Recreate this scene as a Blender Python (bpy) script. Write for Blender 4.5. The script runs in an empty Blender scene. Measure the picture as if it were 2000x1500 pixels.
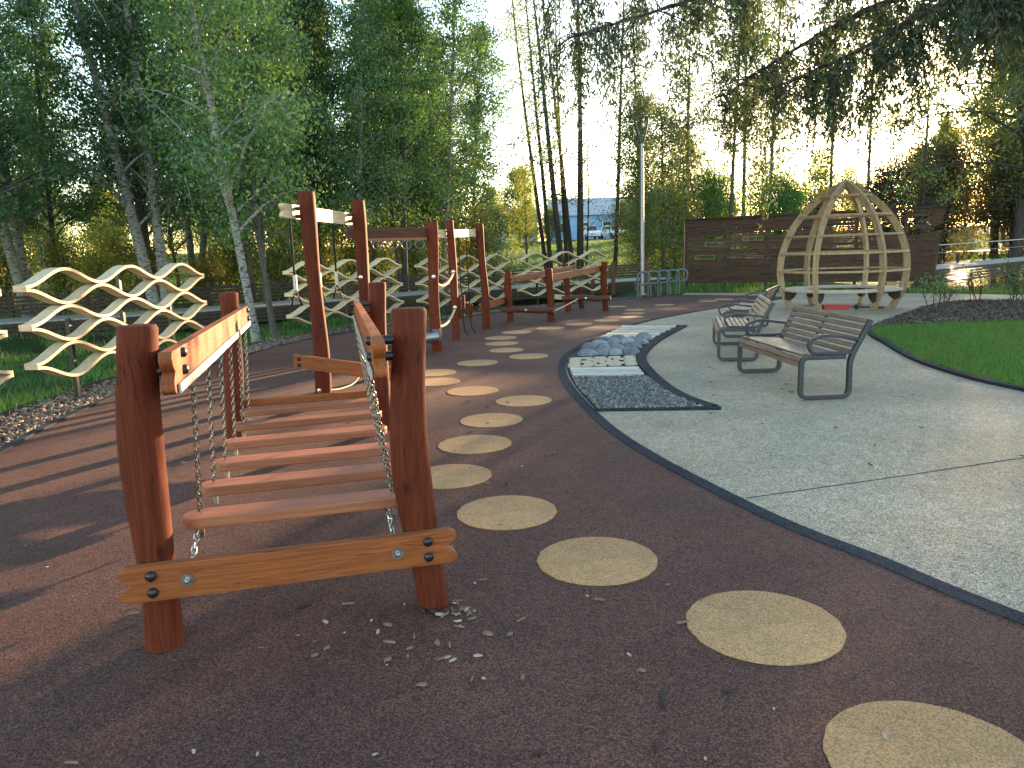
import bpy, math, random
import numpy as np
from mathutils import Vector, Matrix, Quaternion
from mathutils.geometry import tessellate_polygon

# ------------------------------------------------------------------ camera, sky, sun, exposure
scn = bpy.context.scene
COL = scn.collection
PI = math.pi
cam = bpy.data.cameras.new('camera')
cam.sensor_width = 36.0
cam.lens = 1480 / 2000 * 36.0
cam.clip_start = 0.05
cam.clip_end = 3000
co = bpy.data.objects.new('camera', cam)
COL.objects.link(co)
co.matrix_world = (Matrix.Translation((0, 0, 1.6)) @ Matrix.Rotation(math.radians(80), 4, 'X')
                   @ Matrix.Rotation(math.radians(-2), 4, 'Z'))
scn.camera = co

SUN_EL, SUN_AZ = math.radians(7.6), math.radians(30.6)
world = bpy.data.worlds.new('World')
scn.world = world
world.use_nodes = True
wt = world.node_tree
sky = wt.nodes.new('ShaderNodeTexSky')
sky.sky_type = 'NISHITA'
sky.sun_disc = False
sky.sun_elevation = SUN_EL
sky.sun_rotation = SUN_AZ
sky.air_density = 1.0
sky.dust_density = 0.4
sky.ozone_density = 0.9
wt.links.new(sky.outputs[0], wt.nodes['Background'].inputs[0])
wt.nodes['Background'].inputs[1].default_value = 0.15

sun = bpy.data.lights.new('sun', 'SUN')
sun.energy = 5.0
sun.angle = math.radians(0.5)
sun.color = (1.0, 0.62, 0.33)
so = bpy.data.objects.new('sun', sun)
COL.objects.link(so)
SD = Vector((math.sin(SUN_AZ) * math.cos(SUN_EL), math.cos(SUN_AZ) * math.cos(SUN_EL), math.sin(SUN_EL)))
so.rotation_euler = (-SD).to_track_quat('-Z', 'Y').to_euler()
scn.view_settings.view_transform = 'Standard'
scn.view_settings.look = 'None'
scn.view_settings.gamma = 1.0
scn.view_settings.exposure = 2.52
scn.cycles.max_bounces = 6
scn.cycles.transparent_max_bounces = 6

R = random.Random(7)
NR = np.random.default_rng(7)

# ------------------------------------------------------------------ helpers
class MB:
    def __init__(s): s.v = []; s.f = []
    def add(s, vs, fs):
        o = len(s.v); s.v += [tuple(p) for p in vs]; s.f += [tuple(i + o for i in q) for q in fs]
    def box(s, c, d, M=None):
        x, y, z = d[0] / 2, d[1] / 2, d[2] / 2
        vs = [Vector((a, b, e)) for a in (-x, x) for b in (-y, y) for e in (-z, z)]
        if M is not None: vs = [M @ p for p in vs]
        c = Vector(c)
        s.add([p + c for p in vs], [(0, 1, 3, 2), (4, 6, 7, 5), (0, 4, 5, 1), (2, 3, 7, 6), (0, 2, 6, 4), (1, 5, 7, 3)])
    def tube(s, pts, rad, n=8, cap=True, closed=False):
        pts = [Vector(p) for p in pts]
        if not hasattr(rad, '__len__'): rad = [rad] * len(pts)
        m = len(pts); vs = []
        t0 = (pts[1] - pts[0]).normalized()
        u = t0.orthogonal().normalized()
        for i, p in enumerate(pts):
            if closed: t = (pts[(i + 1) % m] - pts[i - 1])
            else: t = (pts[min(i + 1, m - 1)] - pts[max(i - 1, 0)])
            t.normalize()
            u = (u - t * u.dot(t)).normalized()
            w = t.cross(u)
            for k in range(n):
                a = 2 * PI * k / n
                vs.append(p + (u * math.cos(a) + w * math.sin(a)) * rad[i])
        fs = []
        for i in range(m if closed else m - 1):
            j = (i + 1) % m
            for k in range(n):
                l = (k + 1) % n
                fs.append((i * n + k, i * n + l, j * n + l, j * n + k))
        if cap and not closed:
            fs.append(tuple(range(n))[::-1]); fs.append(tuple((m - 1) * n + k for k in range(n)))
        s.add(vs, fs)
    def cyl(s, p0, p1, r, n=14): s.tube([p0, p1], r, n)
    def ribbon(s, pts, side, t, w, closed=False):
        # rectangular section: t across the curve in its plane, w along side
        pts = [Vector(p) for p in pts]; m = len(pts); vs = []
        for i, p in enumerate(pts):
            if closed: tg = (pts[(i + 1) % m] - pts[i - 1]).normalized()
            else: tg = (pts[min(i + 1, m - 1)] - pts[max(i - 1, 0)]).normalized()
            sd = Vector(side(i) if callable(side) else side).normalized()
            n = sd.cross(tg).normalized()
            tt = t[i] if hasattr(t, '__len__') else t
            for a, b in ((-1, -1), (1, -1), (1, 1), (-1, 1)):
                vs.append(p + n * (a * tt / 2) + sd * (b * w / 2))
        fs = []
        for i in range(m if closed else m - 1):
            j = (i + 1) % m
            for k in range(4):
                l = (k + 1) % 4
                fs.append((i * 4 + k, i * 4 + l, j * 4 + l, j * 4 + k))
        if not closed:
            fs.append((3, 2, 1, 0)); fs.append(tuple((m - 1) * 4 + k for k in range(4)))
        s.add(vs, fs)
    def poly(s, pts2, z0, z1):          # extruded polygon (xy) between two heights
        n = len(pts2)
        vs = [(p[0], p[1], z0) for p in pts2] + [(p[0], p[1], z1) for p in pts2]
        tri = tessellate_polygon([[Vector((p[0], p[1], 0)) for p in pts2]])
        fs = []
        for a, b, c in tri:
            pa, pb, pc = pts2[a], pts2[b], pts2[c]
            if (pb[0] - pa[0]) * (pc[1] - pa[1]) - (pb[1] - pa[1]) * (pc[0] - pa[0]) < 0: b, c = c, b
            fs.append((a + n, b + n, c + n))
            if z1 > z0: fs.append((c, b, a))
        if z1 > z0:
            for i in range(n):
                j = (i + 1) % n
                fs.append((i, j, j + n, i + n))
        s.add(vs, fs)
    def sphere(s, c, r, nu=12, nv=8, M=None, jit=0, rnd=None):
        c = Vector(c); vs = []; fs = []
        r = Vector(r if hasattr(r, '__len__') else (r, r, r))
        for i in range(nv + 1):
            th = PI * i / nv
            for k in range(nu):
                ph = 2 * PI * k / nu
                p = Vector((math.sin(th) * math.cos(ph), math.sin(th) * math.sin(ph), math.cos(th)))
                q = Vector((p.x * r.x, p.y * r.y, p.z * r.z))
                if M is not None: q = M @ q
                vs.append(c + q)
        for i in range(nv):
            for k in range(nu):
                l = (k + 1) % nu
                fs.append((i * nu + k, (i + 1) * nu + k, (i + 1) * nu + l, i * nu + l))
        s.add(vs, fs)
    def build(s, name, mat, parent=None, smooth=False, bevel=0, fix=False):
        me = bpy.data.meshes.new(name)
        me.from_pydata(s.v, [], s.f)
        if fix:
            import bmesh
            bm = bmesh.new(); bm.from_mesh(me)
            bmesh.ops.remove_doubles(bm, verts=bm.verts, dist=1e-5)
            bmesh.ops.recalc_face_normals(bm, faces=bm.faces); bm.to_mesh(me); bm.free()
        me.update()
        return link(name, me, mat, parent, smooth, bevel)

def link(name, me, mat, parent=None, smooth=False, bevel=0):
    o = bpy.data.objects.new(name, me)
    COL.objects.link(o)
    if mat: me.materials.append(mat)
    if parent: o.parent = parent
    if smooth:
        me.polygons.foreach_set('use_smooth', [True] * len(me.polygons))
        try: me.set_sharp_from_angle(angle=math.radians(50))
        except Exception: pass
    if bevel:
        b = o.modifiers.new('bevel', 'BEVEL'); b.width = bevel; b.segments = 2; b.limit_method = 'ANGLE'
        b.angle_limit = math.radians(40)
    return o

def npmesh(name, V, F, mat, parent=None, smooth=False):
    V = np.asarray(V, dtype=np.float32); F = np.asarray(F, dtype=np.int32)
    me = bpy.data.meshes.new(name)
    n, k = F.shape
    me.vertices.add(len(V)); me.vertices.foreach_set('co', V.ravel())
    me.loops.add(n * k); me.loops.foreach_set('vertex_index', F.ravel())
    me.polygons.add(n)
    me.polygons.foreach_set('loop_start', np.arange(0, n * k, k, dtype=np.int32))
    me.update(calc_edges=True); me.validate()
    return link(name, me, mat, parent, smooth)

def tag(o, label=None, cat=None, group=None, kind=None):
    if label: o['label'] = label
    if cat: o['category'] = cat
    if group: o['group'] = group
    if kind: o['kind'] = kind
    return o
def thing(name, label, cat, loc=(0, 0, 0), rz=0, group=None):
    o = bpy.data.objects.new(name, None); COL.objects.link(o)
    o.empty_display_size = 0.2
    o.location = loc; o.rotation_euler = (0, 0, rz)
    return tag(o, label, cat, group)
def kids(o): return [c for c in list(bpy.data.objects) if c.parent == o]
def dup(root, loc, rz, label=None, group=None, sc=1, tree=None):
    r = root.copy(); COL.objects.link(r); r.location = loc; r.rotation_euler = (0, 0, rz)
    r.scale = (sc, sc, sc) if not hasattr(sc, '__len__') else sc
    if label: r['label'] = label
    if group: r['group'] = group
    for c in (tree if tree is not None else kids(root)):
        d = c.copy(); COL.objects.link(d); d.parent = r
        for g in (kids(c) if tree is None else []):
            e = g.copy(); COL.objects.link(e); e.parent = d
    return r
def spline(pts, n=6):
    P = [Vector(p) if len(p) == 3 else Vector((p[0], p[1], 0)) for p in pts]
    out = []
    for i in range(len(P) - 1):
        a = P[max(i - 1, 0)]; b = P[i]; c = P[i + 1]; d = P[min(i + 2, len(P) - 1)]
        for k in range(n):
            t = k / n
            out.append(0.5 * ((2 * b) + (c - a) * t + (2 * a - 5 * b + 4 * c - d) * t * t + (3 * b - a - 3 * c + d) * t ** 3))
    out.append(P[-1])
    return out
def sstep(a, b, x):
    t = min(1, max(0, (x - a) / (b - a))); return t * t * (3 - 2 * t)

# ------------------------------------------------------------------ materials
def mat(name, rough=0.8, spec=0.3):
    m = bpy.data.materials.new(name); m.use_nodes = True
    nt = m.node_tree; b = nt.nodes['Principled BSDF']
    b.inputs['Roughness'].default_value = rough
    b.inputs['Specular IOR Level'].default_value = spec
    return m, nt, b
def N(nt, t, **k):
    n = nt.nodes.new(t)
    for a, v in k.items():
        if a in n.inputs: n.inputs[a].default_value = v
        else: setattr(n, a, v)
    return n
def noise(nt, vec, scale, detail=4, rough=0.6):
    n = N(nt, 'ShaderNodeTexNoise'); n.inputs['Scale'].default_value = scale
    n.inputs['Detail'].default_value = detail; n.inputs['Roughness'].default_value = rough
    if vec is not None: nt.links.new(vec, n.inputs['Vector'])
    return n
def ramp(nt, fac, stops):
    r = N(nt, 'ShaderNodeValToRGB'); e = r.color_ramp.elements
    e[0].position, e[0].color = stops[0][0], (*stops[0][1], 1)
    e[1].position, e[1].color = stops[-1][0], (*stops[-1][1], 1)
    for p, c in stops[1:-1]:
        q = e.new(p); q.color = (*c, 1)
    nt.links.new(fac, r.inputs[0]); return r
def mix(nt, a, b, fac, mode='MIX'):
    m = N(nt, 'ShaderNodeMix', data_type='RGBA', blend_type=mode)
    for i, v in ((0, fac), (6, a), (7, b)):
        if hasattr(v, 'links'): nt.links.new(v, m.inputs[i])
        elif i == 0: m.inputs[0].default_value = v
        else: m.inputs[i].default_value = (*v, 1)
    return m.outputs[2]
def bump(nt, b, h, dist, st=1.0):
    n = N(nt, 'ShaderNodeBump'); n.inputs['Strength'].default_value = st; n.inputs['Distance'].default_value = dist
    nt.links.new(h, n.inputs['Height']); nt.links.new(n.outputs[0], b.inputs['Normal'])
def coords(nt, scale=None, kind='Object'):
    t = N(nt, 'ShaderNodeTexCoord')
    if scale is None: return t.outputs[kind]
    m = N(nt, 'ShaderNodeMapping'); m.inputs['Scale'].default_value = scale
    nt.links.new(t.outputs[kind], m.inputs[0]); return m.outputs[0]

def granules(name, c0, c1, c2, scale=130, blot=0.25, rough=0.85, spec=0.35, bd=0.002):
    m, nt, b = mat(name, rough, spec)
    v = coords(nt)
    vo = N(nt, 'ShaderNodeTexVoronoi'); vo.inputs['Scale'].default_value = scale; nt.links.new(v, vo.inputs['Vector'])
    sep = N(nt, 'ShaderNodeSeparateColor'); nt.links.new(vo.outputs['Color'], sep.inputs[0])
    r = ramp(nt, sep.outputs[0], [(0.0, c0), (0.5, c1), (1.0, c2)])
    n2 = noise(nt, v, 0.7, 5, 0.65)
    r2 = ramp(nt, n2.outputs[0], [(0.3, (1 - blot,) * 3), (0.7, (1 + blot * 0.5,) * 3)])
    n3 = noise(nt, v, 9, 5, 0.7)
    r3 = ramp(nt, n3.outputs[0], [(0.3, (1 - blot * .7,) * 3), (0.7, (1 + blot * .4,) * 3)])
    c = mix(nt, r.outputs[0], r2.outputs[0], 1.0, 'MULTIPLY')
    c = mix(nt, c, r3.outputs[0], 1.0, 'MULTIPLY')
    n4 = noise(nt, v, 0.23, 6, 0.72); n4.inputs['Distortion'].default_value = 0.6
    r4 = ramp(nt, n4.outputs[0], [(0.36, (0.80, 0.84, 0.88)), (0.5, (1, 1, 1)), (0.64, (1.12, 1.04, 0.98))])
    c = mix(nt, c, r4.outputs[0], 1.0, 'MULTIPLY')
    n5 = noise(nt, v, 2.6, 8, 0.75)
    r5 = ramp(nt, n5.outputs[0], [(0.60, (1, 1, 1)), (0.74, (0.80, 0.79, 0.78))])
    c = mix(nt, c, r5.outputs[0], 1.0, 'MULTIPLY')
    oi = N(nt, 'ShaderNodeObjectInfo'); mo = N(nt, 'ShaderNodeMapRange'); nt.links.new(oi.outputs['Random'], mo.inputs[0]); mo.inputs[3].default_value = 0.92; mo.inputs[4].default_value = 1.06
    co_ = N(nt, 'ShaderNodeCombineColor')
    for i in range(3): nt.links.new(mo.outputs[0], co_.inputs[i])
    c = mix(nt, c, co_.outputs[0], 1.0, 'MULTIPLY')
    nt.links.new(c, b.inputs['Base Color'])
    bump(nt, b, vo.outputs['Distance'], bd, 0.5)
    return m
def wood(name, c0, c1, axis=0, rough=0.6, gs=9, spec=0.3, cracks=False, along=0.6):
    m, nt, b = mat(name, rough, spec)
    s = [gs, gs, gs]; s[axis] = along
    oi = N(nt, 'ShaderNodeObjectInfo')
    v0 = coords(nt, s)
    ad = N(nt, 'ShaderNodeVectorMath', operation='ADD'); nt.links.new(v0, ad.inputs[0])
    ml = N(nt, 'ShaderNodeMath', operation='MULTIPLY'); nt.links.new(oi.outputs['Random'], ml.inputs[0]); ml.inputs[1].default_value = 40
    nt.links.new(ml.outputs[0], ad.inputs[1])
    n = noise(nt, ad.outputs[0], 1.2, 6, 0.6)
    n.inputs['Distortion'].default_value = 0.8
    w = N(nt, 'ShaderNodeMath', operation='SINE')
    k = N(nt, 'ShaderNodeMath', operation='MULTIPLY'); nt.links.new(n.outputs[0], k.inputs[0]); k.inputs[1].default_value = 46
    nt.links.new(k.outputs[0], w.inputs[0])
    mr = N(nt, 'ShaderNodeMapRange'); nt.links.new(w.outputs[0], mr.inputs[0]); mr.inputs[1].default_value = -1; mr.inputs[2].default_value = 1
    r = ramp(nt, mr.outputs[0], [(0.0, c0), (1.0, c1)])
    n2 = noise(nt, ad.outputs[0], 7, 4, 0.7)
    r2 = ramp(nt, n2.outputs[0], [(0.3, (0.7,) * 3), (0.7, (1.15,) * 3)])
    c = mix(nt, r.outputs[0], r2.outputs[0], 0.8, 'MULTIPLY')
    mr2 = N(nt, 'ShaderNodeMapRange'); nt.links.new(oi.outputs['Random'], mr2.inputs[0]); mr2.inputs[3].default_value = 0.82; mr2.inputs[4].default_value = 1.15
    cb = N(nt, 'ShaderNodeCombineColor')
    for i in range(3): nt.links.new(mr2.outputs[0], cb.inputs[i])
    c = mix(nt, c, cb.outputs[0], 1.0, 'MULTIPLY')
    if cracks:
        s2 = [14, 14, 14]; s2[axis] = 0.9
        v2 = coords(nt, s2); a2_ = N(nt, 'ShaderNodeVectorMath', operation='ADD'); nt.links.new(v2, a2_.inputs[0]); nt.links.new(ml.outputs[0], a2_.inputs[1])
        nc = noise(nt, a2_.outputs[0], 1.6, 3, 0.5)
        rc = ramp(nt, nc.outputs[0], [(0.485, (1, 1, 1)), (0.5, (0.35, 0.3, 0.3)), (0.515, (1, 1, 1))])
        nk = noise(nt, coords(nt), 3.0, 2, 0.5)
        rk = ramp(nt, nk.outputs[0], [(0.48, (0, 0, 0)), (0.6, (1, 1, 1))])
        c = mix(nt, c, mix(nt, (1, 1, 1), rc.outputs[0], rk.outputs[0]), 1.0, 'MULTIPLY')
        vk = N(nt, 'ShaderNodeTexVoronoi'); s3 = [5, 5, 5]; s3[axis] = 2.6; nt.links.new(coords(nt, s3), vk.inputs['Vector']); vk.inputs['Scale'].default_value = 1.0
        rn_ = ramp(nt, vk.outputs['Distance'], [(0.05, (0.35, 0.3, 0.3)), (0.12, (1, 1, 1))])
        c = mix(nt, c, rn_.outputs[0], 0.8, 'MULTIPLY')
    nt.links.new(c, b.inputs['Base Color'])
    bump(nt, b, n2.outputs[0], 0.003, 0.5)
    return m
def plain(name, c, rough=0.5, spec=0.4, metal=0, var=0.12, scale=30):
    m, nt, b = mat(name, rough, spec)
    v = coords(nt); n = noise(nt, v, scale, 5, 0.65)
    r = ramp(nt, n.outputs[0], [(0.3, tuple(x * (1 - var) for x in c)), (0.7, tuple(min(1, x * (1 + var)) for x in c))])
    nt.links.new(r.outputs[0], b.inputs['Base Color'])
    b.inputs['Metallic'].default_value = metal
    rr = N(nt, 'ShaderNodeMapRange'); nt.links.new(n.outputs[0], rr.inputs[0]); rr.inputs[3].default_value = max(0.05, rough - .12); rr.inputs[4].default_value = min(1, rough + .12)
    nt.links.new(rr.outputs[0], b.inputs['Roughness'])
    return m
def leafmat(name, c0, c1, c2, trans=0.45, ov=0.35):
    m = bpy.data.materials.new(name); m.use_nodes = True; nt = m.node_tree
    for n in list(nt.nodes):
        if n.type != 'OUTPUT_MATERIAL': nt.nodes.remove(n)
    out = nt.nodes[0]
    g = N(nt, 'ShaderNodeNewGeometry'); oi = N(nt, 'ShaderNodeObjectInfo')
    r = ramp(nt, g.outputs['Random Per Island'], [(0.0, c0), (0.55, c1), (1.0, c2)])
    mr = N(nt, 'ShaderNodeMapRange'); nt.links.new(oi.outputs['Random'], mr.inputs[0]); mr.inputs[3].default_value = 1 - ov; mr.inputs[4].default_value = 1 + ov
    cb = N(nt, 'ShaderNodeCombineColor')
    for i in range(3): nt.links.new(mr.outputs[0], cb.inputs[i])
    c = mix(nt, r.outputs[0], cb.outputs[0], 1.0, 'MULTIPLY')
    d = N(nt, 'ShaderNodeBsdfDiffuse'); t = N(nt, 'ShaderNodeBsdfTranslucent')
    nt.links.new(c, d.inputs[0])
    ct = mix(nt, c, (1.5, 1.35, 0.5), 1.0, 'MULTIPLY')
    nt.links.new(ct, t.inputs[0])
    ms = N(nt, 'ShaderNodeMixShader'); ms.inputs[0].default_value = trans
    nt.links.new(d.outputs[0], ms.inputs[1]); nt.links.new(t.outputs[0], ms.inputs[2])
    gl = N(nt, 'ShaderNodeBsdfGlossy'); gl.inputs['Roughness'].default_value = 0.45
    ms2 = N(nt, 'ShaderNodeMixShader'); ms2.inputs[0].default_value = 0.05
    nt.links.new(ms.outputs[0], ms2.inputs[1]); nt.links.new(gl.outputs[0], ms2.inputs[2])
    nt.links.new(ms2.outputs[0], out.inputs[0])
    return m
def bark(name, c0, c1, sx=6, sz=1.2, birch=False):
    m, nt, b = mat(name, 0.9, 0.15)
    v = coords(nt, (sx, sx, sz))
    n = noise(nt, v, 3.0, 6, 0.7)
    if birch: r = ramp(nt, n.outputs[0], [(0.40, c0), (0.5, c1), (1.0, tuple(min(1, x * 1.1) for x in c1))])
    else: r = ramp(nt, n.outputs[0], [(0.3, c0), (0.75, c1)])
    nt.links.new(r.outputs[0], b.inputs['Base Color']); bump(nt, b, n.outputs[0], 0.02, 0.7)
    return m

M = {}
M['rubber'] = granules('red_rubber', (0.033, 0.016, 0.012), (0.094, 0.043, 0.032), (0.21, 0.104, 0.076), 185, 0.28, 0.85, 0.25)
M['plaza'] = granules('pale_granules', (0.12, 0.092, 0.056), (0.35, 0.285, 0.195), (0.60, 0.51, 0.37), 150, 0.26, 0.82, 0.28)
M['dot'] = granules('yellow_granules', (0.27, 0.143, 0.056), (0.44, 0.252, 0.108), (0.56, 0.345, 0.165), 185, 0.24, 0.8, 0.3)
M['kerb'] = granules('black_rubber', (0.012, 0.015, 0.02), (0.028, 0.034, 0.042), (0.05, 0.06, 0.075), 140, 0.25, 0.9, 0.12)
M['post'] = wood('red_stain', (0.100, 0.021, 0.010), (0.135, 0.029, 0.013), 2, 0.7, 9, 0.12, cracks=True)
M['beam'] = wood('orange_stain', (0.23, 0.066, 0.021), (0.30, 0.092, 0.029), 0, 0.6, 12, 0.2, cracks=True)
M['plank'] = wood('plank_stain', (0.27, 0.090, 0.043), (0.34, 0.122, 0.060), 0, 0.5, 12, 0.45)
M['log'] = wood('dark_log', (0.07, 0.024, 0.015), (0.13, 0.045, 0.026), 0, 0.6, 7)
M['pale_wood'] = wood('pale_wood', (0.56, 0.43, 0.26), (0.64, 0.51, 0.33), 0, 0.6, 6)
M['egg_wood'] = wood('egg_wood', (0.29, 0.20, 0.12), (0.44, 0.32, 0.20), 2, 0.65, 9)
M['seat_wood'] = wood('seat_wood', (0.42, 0.36, 0.27), (0.55, 0.48, 0.38), 0, 0.6, 9)
M['bench_wood'] = wood('bench_wood', (0.13, 0.078, 0.055), (0.22, 0.145, 0.105), 0, 0.36, 14, 0.55)
M['grey_plank'] = wood('grey_plank', (0.42, 0.38, 0.31), (0.58, 0.54, 0.46), 0, 0.65, 12)
M['wall_wood'] = wood('wall_wood', (0.055, 0.032, 0.022), (0.12, 0.072, 0.05), 0, 0.7, 14)
M['dark_wood'] = wood('dark_wood', (0.035, 0.024, 0.018), (0.075, 0.052, 0.04), 0, 0.75, 10)
M['deck_wood'] = wood('deck_wood', (0.30, 0.28, 0.25), (0.42, 0.40, 0.36), 1, 0.7, 10)
M['brown_post'] = wood('brown_post', (0.10, 0.045, 0.026), (0.17, 0.08, 0.045), 2, 0.7, 8)
M['black'] = plain('black_plastic', (0.012, 0.012, 0.014), 0.35, 0.5)
M['steel'] = plain('steel', (0.55, 0.54, 0.52), 0.3, 0.5, 1.0, 0.1)
M['chain'] = plain('chain_steel', (0.26, 0.24, 0.21), 0.3, 0.5, 1.0, 0.2)
M['galv'] = plain('galvanised', (0.36, 0.38, 0.40), 0.45, 0.5, 1.0, 0.15)
M['frame'] = plain('grey_frame', (0.045, 0.052, 0.062), 0.42, 0.5, 0.3)
M['rack'] = plain('rack_paint', (0.12, 0.14, 0.16), 0.45, 0.5, 0.4)
M['rope'] = plain('pale_rope', (0.50, 0.42, 0.28), 0.85, 0.2, 0, 0.25, 120)
M['rope_dark'] = plain('dark_rope', (0.015, 0.015, 0.016), 0.8, 0.2, 0, 0.25, 120)
M['boulder'] = plain('boulder', (0.17, 0.185, 0.20), 0.7, 0.35, 0, 0.5, 9)
M['boulder_pale'] = plain('boulder_pale', (0.26, 0.27, 0.275), 0.75, 0.3, 0, 0.4, 8)
M['boulder_dark'] = plain('boulder_dark', (0.12, 0.13, 0.145), 0.65, 0.35, 0, 0.5, 10)
M['slice'] = plain('log_slice', (0.50, 0.41, 0.29), 0.75, 0.25, 0, 0.3, 25)
M['slice_dark'] = plain('bed_base', (0.03, 0.028, 0.026), 0.9, 0.2)
M['red'] = plain('red_plastic', (0.42, 0.02, 0.03), 0.4, 0.5)
M['white_paint'] = plain('white_paint', (0.82, 0.82, 0.82), 0.35, 0.5, 0, 0.04)
M['car_grey'] = plain('car_grey', (0.45, 0.46, 0.47), 0.3, 0.5)
M['glass'] = plain('car_glass', (0.03, 0.04, 0.05), 0.08, 0.6)
M['tyre'] = plain('tyre', (0.02, 0.02, 0.02), 0.8, 0.3)
M['blue'] = plain('blue_wall', (0.28, 0.44, 0.68), 0.7, 0.3, 0, 0.12, 2)
M['white_wall'] = plain('white_wall', (0.55, 0.57, 0.58), 0.8, 0.3, 0, 0.1, 2)
M['roof'] = plain('roof', (0.36, 0.38, 0.41), 0.7, 0.3, 0, 0.2, 3)
M['soil'] = plain('soil', (0.045, 0.032, 0.022), 0.95, 0.1, 0, 0.5, 8)
M['path'] = plain('far_path', (0.32, 0.32, 0.33), 0.85, 0.2)
M['birch'] = bark('birch_bark', (0.035, 0.03, 0.027), (0.27, 0.26, 0.24), 3, 9, True)
M['bark'] = bark('dark_bark', (0.035, 0.028, 0.024), (0.10, 0.085, 0.075))
M['bark2'] = bark('grey_bark', (0.05, 0.045, 0.04), (0.15, 0.135, 0.12))
M['stem'] = bark('stem_bark', (0.06, 0.035, 0.025), (0.13, 0.08, 0.055))
M['lf_birch'] = leafmat('birch_leaf', (0.045, 0.115, 0.056), (0.078, 0.175, 0.070), (0.13, 0.23, 0.066), .5)
M['lf_sparse'] = leafmat('sparse_leaf', (0.06, 0.115, 0.04), (0.11, 0.165, 0.05), (0.20, 0.20, 0.055), 0.5)
M['lf_yellow'] = leafmat('yellow_leaf', (0.08, 0.14, 0.035), (0.14, 0.20, 0.045), (0.28, 0.25, 0.05), 0.55)
M['lf_shrub'] = leafmat('shrub_leaf', (0.05, 0.15, 0.032), (0.085, 0.21, 0.045), (0.14, 0.26, 0.06), 0.5, 0.15)
M['lf_willow'] = leafmat('willow_leaf', (0.045, 0.080, 0.048), (0.07, 0.115, 0.058), (0.11, 0.15, 0.065), 0.4)
M['lf_orange'] = leafmat('orange_leaf', (0.14, 0.09, 0.03), (0.22, 0.13, 0.04), (0.32, 0.17, 0.05), 0.6)
M['lf_brown'] = leafmat('brown_leaf', (0.05, 0.045, 0.025), (0.085, 0.075, 0.038), (0.13, 0.11, 0.045), 0.4)
M['grass'] = leafmat('grass_blade', (0.04, 0.115, 0.018), (0.08, 0.19, 0.028), (0.15, 0.26, 0.05), 0.45, 0.0)
M['chip'] = leafmat('chip', (0.07, 0.05, 0.038), (0.17, 0.125, 0.09), (0.34, 0.27, 0.20), 0.0, 0.0)
M['mulch'] = leafmat('mulch_chip', (0.035, 0.024, 0.017), (0.085, 0.06, 0.042), (0.18, 0.14, 0.10), 0.0, 0.0)
M['gravel'] = leafmat('gravel_stone', (0.05, 0.047, 0.042), (0.13, 0.125, 0.115), (0.34, 0.32, 0.29), 0.0, 0.0)
M['litter'] = plain('litter_chip', (0.40, 0.33, 0.25), 0.8, 0.2, 0, 0.4, 50)
M['litter_mid'] = plain('litter_mid', (0.20, 0.145, 0.10), 0.85, 0.2, 0, 0.4, 50)
M['litter_dark'] = plain('litter_dark', (0.05, 0.038, 0.03), 0.85, 0.2, 0, 0.3, 50)

# ground grass material
def groundmat():
    m, nt, b = mat('ground_grass', 0.95, 0.1)
    v = coords(nt)
    n = noise(nt, v, 0.35, 6, 0.65); n2 = noise(nt, v, 6, 6, 0.75)
    r = ramp(nt, n.outputs[0], [(0.30, (0.030, 0.060, 0.014)), (0.5, (0.042, 0.095, 0.02)), (0.72, (0.075, 0.135, 0.03))])
    r2 = ramp(nt, n2.outputs[0], [(0.3, (0.5, 0.5, 0.5)), (0.7, (1.2, 1.2, 1.2))])
    c = mix(nt, r.outputs[0], r2.outputs[0], 1.0, 'MULTIPLY')
    n3 = noise(nt, v, 0.9, 4, 0.6)
    r3 = ramp(nt, n3.outputs[0], [(0.50, (0, 0, 0)), (0.60, (1, 1, 1))])
    c = mix(nt, c, (0.045, 0.034, 0.022), r3.outputs[0])
    nt.links.new(c, b.inputs['Base Color']); bump(nt, b, n2.outputs[0], 0.05, 1.0)
    return m
M['ground'] = groundmat()
def lawnmat():
    m, nt, b = mat('lawn_grass_base', 0.95, 0.1)
    n = noise(nt, coords(nt), 14, 6, 0.7)
    r = ramp(nt, n.outputs[0], [(0.3, (0.025, 0.08, 0.012)), (0.7, (0.055, 0.15, 0.022))])
    nt.links.new(r.outputs[0], b.inputs['Base Color']); return m
M['lawn'] = lawnmat()
def watermat():
    m, nt, b = mat('pond_water', 0.04, 0.5)
    b.inputs['Base Color'].default_value = (0.018, 0.022, 0.014, 1)
    n = noise(nt, coords(nt, (1.2, 3.0, 1)), 1.4, 4, 0.6); bump(nt, b, n.outputs[0], 0.06, 0.5)
    return m
M['water'] = watermat()

# ------------------------------------------------------------------ ground
kmain = [(4.0, -3.0), (3.1, 0.6), (2.62, 1.9), (2.2, 2.75), (1.95, 3.25), (1.8, 3.6), (1.57, 4.05), (1.38, 4.56), (1.08, 5.55), (.88, 6.45), (.76, 7.44),
         (.68, 8.44), (.65, 9.51), (.71, 10.6), (.86, 11.53), (1.17, 12.55), (1.70, 14.0), (2.28, 15.2), (3.21, 16.7), (4.5, 18.27), (6.02, 19.8), (7.05, 20.75), (8.05, 21.8)]
kfar = [(8.05, 21.8), (7.0, 23.3), (5.54, 24.48)]
kleft = [(-3.0, -4.0), (-3.5, 0), (-3.95, 3), (-4.3, 5), (-4.52, 6.48), (-4.69, 7.3), (-4.82, 8.38), (-4.9, 9.4), (-4.87, 10.5), (-4.59, 12.32), (-4.20, 14.28),
         (-3.75, 15.53), (-3.1, 16.7), (-1.64, 18.4), (.3, 20.6), (2.9, 23.0), (5.54, 24.48)]
kmS = [(p.x, p.y) for p in spline(kmain, 5)]
kfS = [(p.x, p.y) for p in spline(kfar, 5)]
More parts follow.
